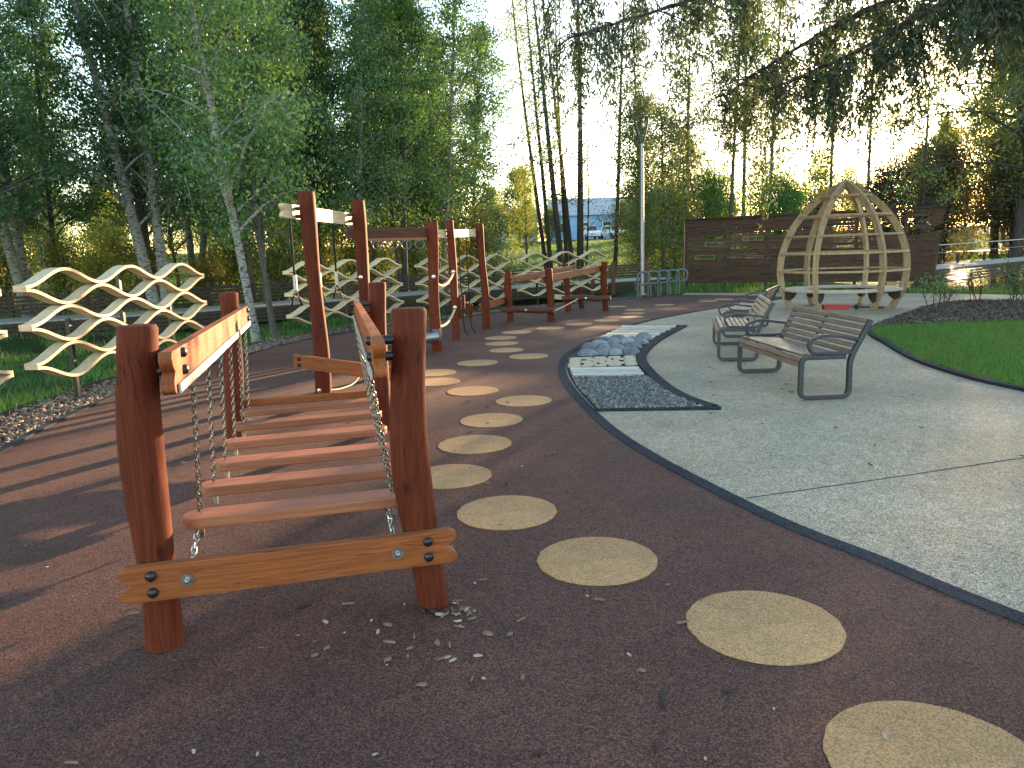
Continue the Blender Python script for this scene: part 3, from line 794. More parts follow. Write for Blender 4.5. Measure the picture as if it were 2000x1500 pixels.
# --- rope traverse between D and E
E_ = Vector((-1.0, 14.06, 0)); Fp = Vector((-.51, 15.86, 0))
for za, zb, sag, lab in ((1.14, 1.24, .14, 'upper pale rope slung between two tall red posts'), (.42, .58, .12, 'lower pale rope slung between two tall red posts')):
    mm = MB(); pts = []
    for k in range(13):
        s_ = k / 12; p = D.lerp(E_, s_); pts.append((p.x - .0, p.y, za + (zb - za) * s_ - sag * 4 * s_ * (1 - s_)))
    mm.tube(pts, .022, 8)
    tag(mm.build('rope', M['rope'], smooth=True), lab, 'rope', 'pale ropes between the tall posts')
# --- rope step frame E-F
t = frame('rope_step_frame', 'two slender red posts with a sunlit beam holding two dark ropes', E_)
post('post', (0, 0, 0), -.03, 2.18, .072, t, 51, bow=.035); post('post', Fp - E_, -.05, 2.16, .078, t, 52, bow=.035)
d = (Fp - E_).normalized(); sd = Vector((-d.y, d.x, 0))
bar('crossbeam', -d * .3 + sd * .13 + Vector((0, 0, 1.93)), (Fp - E_) + sd * .13 - d * .02 + Vector((0, 0, 1.98)), .05, .15, M['pale_wood'], t, notch=True)
for q in (Vector((0, 0, 0)), Fp - E_):
    for dz in (-.04, .04): bolt('spacer', q + sd * .06 + Vector((0, 0, 1.94 + dz)), sd, .02, .06, M['black'], t, False)
bolt('washer', Vector((0, -.075, 1.25)), (0, -1, 0), .035, .01, M['steel'], t); bolt('washer', Vector((.0, -.075, .6)), (0, -1, 0), .035, .01, M['steel'], t)
bar('side_board', (.075, .02, .38), (.075, .02, .78), .08, .03, M['post'], t, up=(0, 1, 0))
for (x, y, zt, zb, lab) in ((-.93, 14.7, .78, .50, 'dark rope with a brown foot block, higher of the two'), (-.80, 15.05, .58, .31, 'dark rope with a brown foot block, lower of the two')):
    h = thing('foot_rope', lab, 'foot rope', (x, y, 0), 0, 'foot blocks hanging from dark ropes')
    mm = MB(); mm.tube([(0, 0, 1.9), (.01, 0, 1.0), (.02, 0, zt)], .011, 6); mm.build('rope', M['rope_dark'], h, smooth=True)
    mm = MB(); mm.box((.02, 0, (zt + zb) / 2), (.11, .09, zt - zb)); mm.build('foot_block', M['post'], h, bevel=.01)
    mm = MB(); mm.tube(spline([(.02, 0, zb), (.03, 0, zb - .1), (.05, -.03, .10), (.12, -.06, .02)], 5), .012, 6); mm.build('rope_tail', M['rope_dark'], h, smooth=True)
# --- low sunlit beam F-G
G_ = Vector((.02, 17.42, 0)); Hh = Vector((.92, 16.95, 0)); I_ = Vector((1.54, 19.57, 0)); J_ = Vector((2.45, 19.34, 0)); K_ = Vector((1.95, 20.44, 0))
b_ = thing('balance_beam', 'low sunlit plank beam behind the far tall post, ending at the log', 'balance beam', (-.3, 16.7, 0))
bar('beam', Vector((-.62, 16.0, .44)) - b_.location, Vector((-.08, 17.5, .48)) - b_.location, .05, .15, M['beam'], b_, notch=True)
for p in ((-.56, 15.95), (-.08, 17.38)):
    for dz in (-.04, .04): bolt('spacer', Vector((p[0], p[1], .45 + dz)) - b_.location, (1, -.3, 0), .02, .07, M['black'], b_, False)
# --- slack rope crossing G H I J
t = thing('rope_crossing', 'four short red posts with handrails, logs and a slack rope at the far end', 'climbing frame', G_)
for q, h, dx, s_ in ((G_, 1.13, -.02, 61), (Hh, 1.18, -.03, 62), (I_, 1.22, -.06, 63), (J_, 1.24, -.02, 64)): post('post', q - G_, dx, h, .078, t, s_, bow=.02)
for p, q, z0, z1 in ((G_, I_, .94, 1.10), (Hh, J_, .94, 1.08)):
    d = (q - p).normalized(); sd = Vector((d.y, -d.x, 0)) * (1 if p is G_ else -1) * .13
    bar('handrail', p - G_ - d * .12 + sd + Vector((0, 0, z0)), q - G_ + d * .15 + sd + Vector((0, 0, z1)), .05, .15, M['plank'], t, notch=True)
    for qq, zz in ((p, z0), (q, z1)):
        for dz in (-.04, .04): bolt('bolt_cap', qq - G_ + sd * 1.35 + Vector((0, 0, zz + dz)), sd, .02, .03, M['black'], t)
for p, q, z in ((G_, Hh, .27), (I_, J_, .34)):
    d = (q - p).normalized(); sd = Vector((d.y, -d.x, 0)) * .14
    mm = MB(); L = (q - p).length + .3; mm.tube([(-.15, 0, 0), (L * .3, 0, .012), (L * .6, 0, -.01), (L - .15, 0, 0)], [.065, .078, .072, .068], 16)
    o = mm.build('log', M['log'], t, smooth=True); o.location = p - G_ + sd + Vector((0, 0, z)); o.rotation_euler = (0, 0, math.atan2(d.y, d.x))
    bolt('washer', (p + q) / 2 - G_ + sd * 1.55 + Vector((0, 0, z)), sd, .03, .01, M['steel'], t)
mm = MB(); mm.tube(spline([Hh - G_ + Vector((.0, 0, .2)), Vector((1.25, 18.2, .21)) - G_, Vector((1.65, 19.1, .3)) - G_, Vector((1.8, 19.4, .36)) - G_], 6), .018, 8); mm.build('rope', M['rope'], t, smooth=True)
t = thing('short_post', 'short red post with a small pale beam behind the far log', 'post', K_)
post('post', (0, 0, 0), -.03, .55, .075, t, 71)
bar('beam', (-.75, -.45, .36), (.02, -.13, .28), .05, .13, M['pale_wood'], t)

# ------------------------------------------------------------------ wavy screens
def wave_panel(a, b, z1, label, A4=.43, nw=3, posts=((.22, .0, .5), (.5, .55, .97), (.8, 0, .5))):
    a = Vector((a[0], a[1], 0)); b = Vector((b[0], b[1], 0)); d = b - a; L = d.length; d.normalize(); nrm = Vector((d.y, -d.x, 0))
    t = thing('wave_screen', label, 'wavy screen', a, math.atan2(d.y, d.x), 'wavy slatted screens along the grass')
    A2 = A4 / 2; th = .034
    for i in range(6):
        lev = z1 - A4 * (i // 2); up = 1 if i % 2 == 0 else -1
        mm = MB(); pts = []
        for k in range(73):
            s_ = k / 72; pts.append((s_ * L, 0, lev + up * (th * .52 + (A2 - th * 1.04) / 2 * (1 - math.cos(2 * PI * nw * s_)))))
        mm.ribbon(pts, (0, 1, 0), th, .16); mm.build('wave_slat', M['pale_wood'], t, smooth=True)
    for i, (s_, z0, zt) in enumerate(posts):
        gz = T(*(a + d * s_ * L + nrm * -.05)[:2]) - .1
        mm = MB(); mm.box((s_ * L, .115, (gz + zt + z1 - .9) / 2), (.05, .05, zt + z1 - .9 - gz)); mm.build('support_post', M['black'], t)
    return t
wave_panel((-5.33, 8.35), (-4.93, 12.25), 1.37, 'pale wavy wooden screen in full view beside the nearest left post')
wave_panel((-5.5, 4.1), (-5.38, 8.0), 1.35, 'pale wavy wooden screen cut off by the left edge of the photo')
wave_panel((-4.35, 15.0), (-2.62, 18.5), 1.32, 'pale wavy wooden screen behind the two tallest red posts')
wave_panel((-2.25, 18.95), (.02, 22.1), 1.3, 'pale wavy wooden screen behind the slender posts with dark ropes')
wave_panel((.30, 22.4), (3.2, 25.0), 1.3, 'pale wavy wooden screen behind the short posts, farthest from the camera')

# ------------------------------------------------------------------ benches
def rounded(pts, r, n=5):
    P = [Vector(p) for p in pts]; out = []
    for i, p in enumerate(P):
        if i in (0, len(P) - 1) : out.append(p); continue
        a = (P[i - 1] - p); b = (P[i + 1] - p); k = min(r, a.length * .45, b.length * .45)
        a = p + a.normalized() * k; b = p + b.normalized() * k
        for j in range(n + 1):
            t = j / n; out.append(a * (1 - t) ** 2 + p * 2 * t * (1 - t) + b * t * t)
    return out
def bench(label, loc, rz):
    t = thing('park_bench', label, 'bench', loc, rz, 'slatted benches on the pale plaza')
    HL = .90
    for s_ in (-1, 1):
        X = s_ * (HL - .03)
        mm = MB()
        path = [(X, -.20, .43), (X, .25, .43), (X, .255, .025), (X, -.25, .025), (X, -.25, .40), (X, -.45, .79)]
        mm.ribbon(rounded(path, .07), (1, 0, 0), .045, .06)
        mm.build('side_frame', M['frame'], t, smooth=False, bevel=.008)
        mm = MB()
        ap = [(X, -.335, .60), (X, .02, .655), (X, .19, .60), (X, .16, .475), (X, -.15, .465), (X, -.275, .47)]
        mm.ribbon(rounded(ap, .06), (1, 0, 0), .03, .045)
        mm.build('armrest', M['frame'], t, bevel=.006)
    sl = [(.265, .36, 78), (.262, .415, 60)] + [(.215 - .066 * k, .455 - .004 * k, 0) for k in range(7)]
    for (y, z, a) in sl:
        mm = MB(); mm.box((0, y, z), (2 * HL - .12, .050, .025), Matrix.Rotation(math.radians(-a), 3, 'X'))
        mm.build('seat_slat', M['bench_wood'], t, bevel=.004)
    for k in range(6):
        f = (k + .6) / 6.0; y = -.235 - .2 * f; z = .44 + .36 * f
        mm = MB(); mm.box((0, y, z), (2 * HL - .10, .05, .024), Matrix.Rotation(math.radians(-62 + 180), 3, 'X'))
        mm.build('back_slat', M['bench_wood'], t, bevel=.004)
    mm = MB(); mm.ribbon(rounded([(0, .24, .40), (0, -.23, .41), (0, -.41, .76)], .06), (1, 0, 0), .02, .03); mm.build('middle_rib', M['frame'], t)
    return t
bench('slatted wooden bench with grey metal arms, nearest the camera', (3.13, 8.43, 0), math.radians(93))
bench('slatted bench seen end on, second behind the nearest bench', (3.30, 11.12, 0), math.radians(77))
bench('slatted bench mostly hidden, farthest of the three benches', (4.28, 13.65, 0), math.radians(64))

# ------------------------------------------------------------------ egg shaped pavilion
ec = Vector((7.8, 17.85, 0))
t = thing('egg_pavilion', 'egg shaped open timber pavilion with ribs, hoops and a round seat', 'pavilion', ec)
prof = [(0, 1.17), (.12, 1.23), (.3, 1.32), (.45, 1.38), (.7, 1.425), (.95, 1.44), (1.29, 1.40), (1.68, 1.27), (2.0, 1.10), (2.3, .86), (2.58, .55), (2.75, .28), (2.86, .05)]
pz = [p[0] for p in prof]; pr = [p[1] for p in prof]
def er(z): return float(np.interp(z, pz, pr))
angs = [math.radians(43 + 60 * k) for k in range(6)]
for a in angs:
    u = Vector((math.cos(a), math.sin(a), 0)); tv = Vector((-math.sin(a), math.cos(a), 0))
    pts = spline([(u.x * (r - .075), u.y * (r - .075), z) for z, r in prof], 4)
    mm = MB(); mm.ribbon(pts, tv, [.15] * len(pts), .07); mm.build('rib', M['egg_wood'], t)
    mm = MB(); q = u * .99
    pts2 = [(.0, .41), (.26, .41), (.26, .22), (.14, .18), (.04, .26), (0, .34)]
    mm.poly(pts2, -.05, .05); mm.v = [tuple(q + u * x + Vector((0, 0, y)) + tv * z) for x, y, z in mm.v]; mm.build('bracket', M['dark_wood'], t, fix=True)
for z in (.885, 1.29, 1.68, 2.12, 2.56):
    mm = MB(); pts = []
    for k in range(6):
        for j in range(6):
            a0, a1 = angs[k], angs[(k + 1) % 6] + (2 * PI if k == 5 else 0)
            f = j / 6; a = a0 + (a1 - a0) * f; r = er(z) - .035 - .03 * math.sin(PI * f)
            pts.append((r * math.cos(a), r * math.sin(a), z))
    nP = len(pts)
    mm.ribbon(pts, (0, 0, 1), .06, .045, closed=True)
    mm.build('hoop', M['egg_wood'], t)
mm = MB()
for k in range(6):
    a0 = angs[k]; a1 = a0 + PI / 3
    pts = [(1.30 * math.cos(a0 + (a1 - a0) * f), 1.30 * math.sin(a0 + (a1 - a0) * f)) for f in np.linspace(.004, .996, 10)] + [(.86 * math.cos(a0 + (a1 - a0) * f), .86 * math.sin(a0 + (a1 - a0) * f)) for f in np.linspace(.996, .004, 10)]
    mm.poly(pts, .42, .47)
mm.build('round_seat', M['seat_wood'], t, bevel=.006)
# red scooter lying on the ground
sc_ = thing('kick_scooter', 'red kick scooter lying on its side under the round seat', 'scooter', (7.55, 17.45, 0), math.radians(-22))
mm = MB(); mm.poly([(-.30, -.055), (.22, -.055), (.30, -.02), (.30, .02), (.22, .055), (-.30, .055)], -.02, .02); mm.v = [(x, z, y + .062) for x, y, z in mm.v]; mm.build('deck', M['red'], sc_, bevel=.006, fix=True)
mm = MB(); mm.tube([(.3, 0, .07), (.42, -.02, .06), (.95, -.04, .045)], .02, 8); mm.build('stem', M['black'], sc_, smooth=True)
for x in (-.33, .40):
    mm = MB(); mm.cyl((x, -.02, .06), (x, .02, .06), .055, 14); mm.build('wheel', M['tyre'], sc_, smooth=True)
mm = MB(); mm.cyl((.95, -.2, .05), (.95, .14, .05), .015, 8); mm.build('handlebar', M['black'], sc_, smooth=True)

# ------------------------------------------------------------------ slatted wall
WL = Vector((6.36, 27.5, 0)); WR = Vector((13.2, 23.4, 0)); d = WR - WL; LW = d.length
t = thing('slatted_wall', 'long dark brown wall of horizontal slats with small slit windows on posts', 'wall', WL, math.atan2(d.y, d.x))
rw = random.Random(21)
wins = [(.5, 1.45, 1.75, 1.81), (.75, 1.42, 1.50, 1.62), (.4, 1.05, 1.06, 1.18), (2.05, 2.7, 1.66, 1.76), (2.9, 3.5, 1.84, 1.92), (3.0, 3.5, 1.05, 1.12), (6.15, 6.6, 1.70, 1.80), (7.05, 7.6, 1.70, 1.82), (1.5, 2.2, 1.37, 1.42), (5.0, 5.5, 1.3, 1.4)]
mm = MB(); mb = MB()
pitch = .062
for r_ in range(36):
    z = .22 + r_ * pitch + .02
    x = .03 + rw.uniform(-.0, .0); Lend = LW - .10 + .18 * r_ / 36
    while x < Lend:
        ln = min(rw.choice([.6, 1.0, 1.4, 2.0]) * rw.uniform(.7, 1.2), Lend - x)
        x1 = x + ln
        segs = [(x, x1)]
        for (a, b, c, e) in wins:
            if c < z < e:
                ns = []
                for s0, s1 in segs:
                    if b <= s0 or a >= s1: ns.append((s0, s1))
                    else:
                        if a > s0: ns.append((s0, a))
                        if b < s1: ns.append((b, s1))
                segs = ns
        # leafy pierced pattern near the right end
        out = []
        for s0, s1 in segs:
            if s1 > 5.9 and z > 1.55:
                q = max(s0, 5.9)
                if s0 < 5.9: out.append((s0, 5.9))
                while q < s1:
                    e = min(s1, q + rw.uniform(.12, .4))
                    tt = math.hypot((q - 6.9) / 1.0, (z - 1.95) / .42)
                    if rw.random() > (.42 if tt < 1 else .03): out.append((q, e))
                    q = e + .001
            else: out.append((s0, s1))
        dy = rw.uniform(-.03, .03); hz = rw.uniform(.040, .056)
        for s0, s1 in out:
            if s1 - s0 > .03: mm.box(((s0 + s1) / 2, dy, z + rw.uniform(-.003, .003)), (s1 - s0 - .004, .04, hz))
        x = x1 + .002
    zz = z + pitch / 2
    x = .0
    while x < LW - .1:
        ln = min(rw.uniform(1.5, 3), LW - .1 - x)
        ok = not any(c - .03 < zz < e + .03 and not (b <= x or a >= x + ln) for a, b, c, e in wins)
        if ok and not (zz > 1.5 and x + ln > 5.9): mb.box((x + ln / 2, .16, zz), (ln - .004, .03, .045))
        x += ln
mm.build('slat_cladding', M['wall_wood'], t); mb.build('rear_cladding', M['dark_wood'], t)
mm = MB(); mm.box((LW / 2 + .03, .06, 2.46), (LW + .14, .3, .05)); mm.build('coping', M['dark_wood'], t, bevel=.005)
for x in (.05, 1.4, 2.8, 4.2, 5.6, 7.0, LW - .25):
    mm = MB(); gz = -.85 if x > 5 else -.15
    mm.box((x, .09, (2.4 + gz) / 2), (.09, .09, 2.4 - gz)); mm.build('wall_post', M['dark_wood'], t)
mm = MB(); mm.box((-.012, .06, 1.35), (.02, .26, 2.2)); mm.build('lit_edge', M['egg_wood'], t)  # paler wood than the slats, painting in the light on the left edge
for a, b, c, e in wins[1:4]:
    w_ = MB(); w_.box(((a + b) / 2, -.02, c - .012), (b - a + .04, .12, .02)); w_.box(((a + b) / 2, -.02, e + .012), (b - a + .04, .12, .02)); w_.box((a - .012, -.02, (c + e) / 2), (.02, .12, e - c)); w_.box((b + .012, -.02, (c + e) / 2), (.02, .12, e - c))
    w_.build('window_frame', M['bench_wood'], t)

# ------------------------------------------------------------------ lamp post, racks, brown posts
t = thing('street_lamp', 'tall grey lamp post with a forked loop head beside the bike racks', 'street lamp', (4.46, 25.45, 0))
mm = MB(); mm.tube([(0, 0, -.05), (0, 0, 1.2), (0, 0, 4.85)], [.085, .08, .06], 16); mm.build('pole', M['galv'], t, smooth=True)
mm = MB(); mm.tube(spline([(0, 0, 4.75), (-.07, 0, 5.0), (-.19, 0, 5.42), (-.2, 0, 5.56), (-.12, 0, 5.64), (.0, 0, 5.66), (.12, 0, 5.68), (.2, 0, 5.62), (.17, 0, 5.42), (.07, 0, 5.0), (0, 0, 4.75)], 5), .038, 10); mm.build('loop_head', M['frame'], t, smooth=True)
mm = MB(); mm.cyl((0, 0, -.02), (0, 0, .03), .16, 18); mm.build('base_flange', M['galv'], t, smooth=True)
rackx = [(1241, 4.03, 23.99), (1262, 4.42, 24.4), (1281, 4.80, 24.75), (1300, 5.18, 25.1), (1318, 5.52, 25.35)]
rl_ = ['nearest and leftmost of five', 'second from the left of five', 'middle one of five', 'second from the right of five', 'rightmost of five, next to the dark wall']
for i, (_, x, y) in enumerate(rackx):
    t = thing('bike_rack', 'grey tube bike rack with a looped top, ' + rl_[i], 'bike rack', (x - .02, y - .3, -.006), math.radians(-10), 'bike racks by the lamp post')
    mm = MB(); mm.tube(rounded([(0, 0, 0), (0, 0, .80), (.36, .02, .80), (.36, .02, .42), (.0, .02, .42)], .17, 6), .036, 10); mm.build('tube', M['rack'], t, smooth=True)
    mm = MB(); mm.cyl((.085, .02, 0), (.085, .02, .42), .034, 10); mm.build('rear_leg', M['rack'], t, smooth=True)
for i, (x, y, h, lab) in enumerate(((3.55, 25.9, 1.05, 'square brown timber post left of the bike racks'), (4.75, 26.2, 1.1, 'square brown timber post behind the lamp post'), (2.9, 26.3, .95, 'thin dark timber post behind the far log'), (-1.9, 23.3, .95, 'square brown post on the boardwalk edge behind the foot blocks'))):
    mm = MB(); mm.box((0, 0, h / 2), (.13, .13, h)); mm.box((0, 0, h + .008), (.10, .10, .015)); o = mm.build('timber_post', M['brown_post'], bevel=.006); o.location = (x, y, 0)
    tag(o, lab, 'post', 'timber posts by the boardwalk')

# ------------------------------------------------------------------ boardwalks
def boardwalk(label, pts, z, width, rail=True, railz=.5, fasc=4, pale=False, gap=.1, zend=None):
    P = [Vector((p[0], p[1], z if len(p) < 3 else p[2])) for p in pts]
    t = thing('boardwalk', label, 'boardwalk', P[0])
    dk = MB(); fa = MB(); ra = MB(); n = len(P)
    def off(i, o):
        tg = (P[min(i + 1, n - 1)] - P[max(i - 1, 0)]); tg.z = 0; tg.normalize(); return P[i] + Vector((-tg.y, tg.x, 0)) * o
    for i in range(n - 1):
        a0, a1, b0, b1 = off(i, 0), off(i + 1, 0), off(i, width), off(i + 1, width)
        L = (a1 - a0).length; m_ = max(1, int(L / .15))
        for k in range(m_):
            f0, f1 = (k + .04) / m_, (k + .96) / m_
            c = [a0.lerp(a1, f0), a0.lerp(a1, f1), b0.lerp(b1, f1), b0.lerp(b1, f0)]
            dk.add([p - P[0] for p in c] + [p - P[0] - Vector((0, 0, .035)) for p in c], [(0, 1, 2, 3), (7, 6, 5, 4), (0, 4, 5, 1), (1, 5, 6, 2), (2, 6, 7, 3), (3, 7, 4, 0)])
        for k in range(fasc):
            h = -.05 - gap * k - .03
            for q0, q1, o in ((a0, a1, -.02),):
                fa.ribbon([q0 - P[0] + Vector((0, 0, h)), q1 - P[0] + Vector((0, 0, h))], (0, 0, 1), .03, gap * .82)
        if rail:
            for k in range(5):
                h = .10 + k * railz / 5
                ra.ribbon([b0 - P[0] + Vector((0, 0, h)), b1 - P[0] + Vector((0, 0, h))], (0, 0, 1), .03, railz / 5 * .68)
        m_ = max(1, round(L / 1.6))
        for k in range(m_):
            q = b0.lerp(b1, k / m_) - P[0]; w_ = MB(); w_.box(q + Vector((0, .06, .0)), (.08, .08, 1.3 if rail else .7)); w_.build('rail_post' if rail else 'pile', M['dark_wood'], t)
    dk.build('deck', M['deck_wood'], t); fa.build('fascia', M['dark_wood'], t)
    if rail: ra.build('railing', M['dark_wood'], t)
    return t
boardwalk('grey boardwalk with a dark slatted railing winding through the birch trees', [(-26, 15.6), (-16, 16.3), (-11.9, 17.4), (-8.4, 18.9), (-5.3, 21.7), (-1.6, 24.8), (2.2, 26.9), (6.2, 29.0)], .36, 1.7)
rb_ = boardwalk('pale boardwalk over the pond at the right edge', [(14.2, 26.2, .45), (19, 29.5, .5), (25, 32.5, .62), (40, 38, .7)], .5, 1.6, rail=False, fasc=5)
mm = MB()
for zz, r_ in ((.75, .02), (.45, .008)):
    mm.tube([Vector(p) - Vector((14.2, 26.2, .45)) + Vector((-.5, 1.4, zz)) for p in ((14.2, 26.2, .45), (19, 29.5, .5), (25, 32.5, .62), (40, 38, .7))], r_, 6)
mm.build('handrail', M['galv'], rb_)

# ------------------------------------------------------------------ plants
def leafarr(C, size, elong, rng, hang=.35):
    n = len(C); L = rng.uniform(size * .65, size * 1.25, n); W = L * elong
    d = rng.normal(0, 1, (n, 3)); d[:, 2] -= hang * 2; d /= np.linalg.norm(d, axis=1)[:, None]
    q = rng.normal(0, 1, (n, 3)); s = np.cross(d, q); s /= np.linalg.norm(s, axis=1)[:, None]
    Vv = np.stack([C - d * (L / 2)[:, None], C + s * (W / 2)[:, None], C + d * (L / 2)[:, None], C - s * (W / 2)[:, None]], 1).reshape(-1, 3)
    return Vv, np.arange(n * 4).reshape(-1, 4)
def tree(name, label, cat, loc, seed, H, r0, c0, spread, nbr, nleaf, lsize, lm, bm, elong=.62, upang=45, droop=.4, lean=(0, 0), curve=.25, scatter=.2, hang=.35, twigs=4, group=None, stems=None, topz=None, power=.7):
    rg = random.Random(seed); rn = np.random.default_rng(seed)
    t = thing(name, label, cat, loc, 0, group)
    mm = MB(); tips = []
    stems = stems or [(0, 0, lean[0], lean[1], 1.0)]
    for si, (sx, sy, lx_, ly_, hs) in enumerate(stems):
        n = 12; ph = rg.uniform(0, 6); ph2 = rg.uniform(0, 6); Hs = H * hs
        pts = []; rad = []
        for i in range(n + 1):
            f = i / n
            pts.append(Vector((sx + lx_ * f + curve * f * math.sin(3.2 * f + ph) * .5, sy + ly_ * f + curve * f * math.sin(2.7 * f + ph2) * .5, -.15 + f * Hs)))
            rad.append(max(.008, r0 * hs * (1.05 - f) ** .85 * (1.25 if i == 0 else 1)))
        mm.tube(pts, rad, 9)
        nb = int(nbr * hs / sum(s[4] for s in stems) * len(stems) ** .5) if len(stems) > 1 else nbr
        for b in range(nb):
            f = (b + rg.random()) / nb; z = c0 + (Hs * .98 - c0) * f
            tt = z / Hs * n; i = min(n - 1, int(tt)); p = pts[i].lerp(pts[i + 1], tt - i)
            az = b * 2.4 + rg.uniform(-.6, .6); ln = (spread * (1 - f) ** power * rg.uniform(.55, 1.1)) + .25
            el = math.radians(upang + rg.uniform(-18, 18))
            d = Vector((math.cos(az) * math.cos(el), math.sin(az) * math.cos(el), math.sin(el)))
            bp = [p]; q = p.copy()
            for k in range(5):
                d = (d + Vector((rg.gauss(0, .12), rg.gauss(0, .12), -droop * .22 * (k + 1) / 2))).normalized(); q = q + d * ln / 5; bp.append(q.copy())
            rb0 = min(rad[i] * .5, .012 + ln * .012)
            mm.tube(bp, [rb0, rb0 * .8, rb0 * .62, rb0 * .45, rb0 * .3, rb0 * .15], 4, cap=False)
            for k in range(2, 6): tips += [(bp[k], .6)]
            for w_ in range(twigs):
                k = rg.randint(1, 4); s0 = bp[k].lerp(bp[k + 1], rg.random()); l2 = ln * rg.uniform(.18, .42)
                d2 = Vector((rg.gauss(0, 1), rg.gauss(0, 1), rg.gauss(0, .6) - droop)).normalized()
                e1 = s0 + d2 * l2 * .5 + Vector((0, 0, -.02)); e2 = e1 + (d2 + Vector((0, 0, -droop))).normalized() * l2 * .5
                mm.tube([s0, e1, e2], [rb0 * .3 + .002, rb0 * .2 + .0015, .0015], 3, cap=False)
                tips += [(e1, 1.0), (e2, 1.2), (s0.lerp(e1, .5), .7)]
    tr = mm.build('trunk', bm, t, smooth=True)
    if nleaf:
        P = np.array([tuple(p) for p, w in tips]); w = np.array([w for p, w in tips]) * rn.gamma(1.2, 1, len(tips))
        if topz: w = w * (P[:, 2] < topz)
        w /= w.sum()
        C = P[rn.choice(len(P), nleaf, p=w)] + rn.normal(0, scatter, (nleaf, 3)) * np.array([1, 1, .85])
        Vv, Ff = leafarr(C, lsize, elong, rn, hang)
        npmesh('crown', Vv, Ff, lm, t)
    return t

rt = random.Random(99)
BG = 'birches of the grove behind the left boardwalk'
def G3(x, y): return (x, y, T(x, y))
kidmap = {}
def proto(t): kidmap[t.name] = kids(t); return t
# the trees one can tell apart in the grove, nearest first
near = []
bA = proto(tree('birch_tree', 'slender leaning birch just in front of the boardwalk, right of the far left bridge post', 'tree', G3(-5.15, 15.4), 101, 12, .085, 2.2, 2.6, 50, 20000, .09, M['lf_birch'], M['birch'], lean=(-1.2, .3), group=BG))
bB = proto(tree('birch_tree', 'forked white birch with the thickest trunk behind the wavy screen', 'tree', G3(-9.0, 19.6), 102, 13, .15, 2.6, 2.9, 56, 20000, .095, M['lf_birch'], M['birch'], stems=[(0, 0, -2.0, .2, 1.0), (.15, .1, -.3, .3, .95)], group=BG))
bC = proto(tree('birch_tree', 'thin dark birch between the wavy screen and the tallest post', 'tree', G3(-5.6, 18.0), 103, 12, .07, 2.3, 2.6, 50, 22000, .09, M['lf_birch'], M['bark2'], lean=(-.8, 0), group=BG))
bD = proto(tree('birch_tree', 'leafy birch at the left edge over the cut off screen', 'tree', G3(-11.2, 16.0), 104, 12, .10, 2.2, 3.2, 60, 27000, .095, M['lf_birch'], M['bark2'], lean=(-1.0, .5), group=BG))
bE = proto(tree('birch_tree', 'tall straight dark trunk rising between the sunlit beam and the ring frame', 'tree', G3(-3.6, 26.5), 105, 13, .12, 2.8, 3.0, 56, 27000, .10, M['lf_birch'], M['bark'], lean=(.4, 0), group=BG))
protos = [bA, bB, bC, bD, bE]
spots = [(1, -13.2, 21), (3, -15.8, 22.5), (0, -12, 25), (2, -8.0, 23.5), (4, -6.6, 26.5), (3, -9.8, 28.5), (0, -4.9, 24.4), (2, -3.9, 27.9), (1, -12.5, 31), (4, -16.5, 28), (3, -5.6, 31.5),
         (0, -2.6, 29.5), (4, -8.2, 33.5), (2, -18.5, 25), (1, -20.5, 31), (3, -15.0, 35), (4, -11.0, 37.5), (0, -7.0, 38.5), (3, -3.6, 35.5), (2, -5.0, 42), (4, -18.5, 40), (1, -23, 38), (3, -13.2, 43), (0, -9.2, 46), (3, -26, 45), (2, -20, 49), (4, -14.5, 20.0),
         (3, -17.5, 18.8), (1, -22, 24), (3, -2.9, 33.0), (0, -13.8, 17.4), (2, -6.9, 21.6), (4, -10.5, 22.2), (3, -7.4, 29.8), (3, -1.9, 38), (1, -27, 33), (3, -30, 40), (0, -17.2, 45), (3, -3.9, 47), (2, -6, 51)]
for i, (k, x, y) in enumerate(spots):
    s_ = rt.uniform(.85, 1.15)
    dup(protos[k], (x, y, T(x, y)), rt.uniform(0, 6.28), 'slender green birch in the dense grove behind the left boardwalk', BG, (s_, s_, s_ * rt.uniform(.95, 1.1)), kidmap[protos[k].name])

# low sunlit undergrowth in and behind the grove
def bush(name, label, loc, seed, h, spread, nleaf, ls, lm, bm, group, elong=.5, up=55, droop=.5, hang=.6, scatter=.18, nst=5):
    rg = random.Random(seed)
    st = [(rg.uniform(-.15, .15), rg.uniform(-.15, .15), rg.uniform(-.3, .3) * h * .4, rg.uniform(-.3, .3) * h * .4, rg.uniform(.7, 1)) for _ in range(nst)]
    return tree(name, label, 'shrub', loc, seed, h, .03, .15, spread, 36, nleaf, ls, lm, bm, elong, up, droop, curve=.3, scatter=scatter, hang=hang, twigs=4, group=group, stems=st, power=.45)
U = 'yellow green bushes under the birches'
u1 = proto(bush('bush', 'yellow green bush under the birches behind the boardwalk', G3(-7.5, 25), 201, 2.6, 1.3, 5200, .085, M['lf_yellow'], M['stem'], U))
u2 = proto(bush('bush', 'yellow green bush under the birches behind the boardwalk', G3(-12.5, 23.5), 202, 2.2, 1.2, 4600, .08, M['lf_yellow'], M['stem'], U))
for i, (x, y, s_) in enumerate(((-15, 26, 1.1), (-10.2, 26, .9), (-5.4, 28.5, 1.1), (-3.9, 31, 1.2), (-8.6, 31, 1.2), (-13.5, 29, 1.2), (-18.6, 28, 1.2), (-11.8, 34, 1.5), (-6.5, 36, 1.5), (-17, 34, 1.5), (-22, 33, 1.6), (-2.6, 40, 1.5), (-10, 42, 1.9), (-16, 44, 1.9), (-23, 44, 2), (-5.5, 46, 1.9), (-29, 48, 2.2))):
    dup((u1, u2)[i % 2], (x, y, T(x, y)), rt.uniform(0, 6), None, U, s_, kidmap[(u1, u2)[i % 2].name])
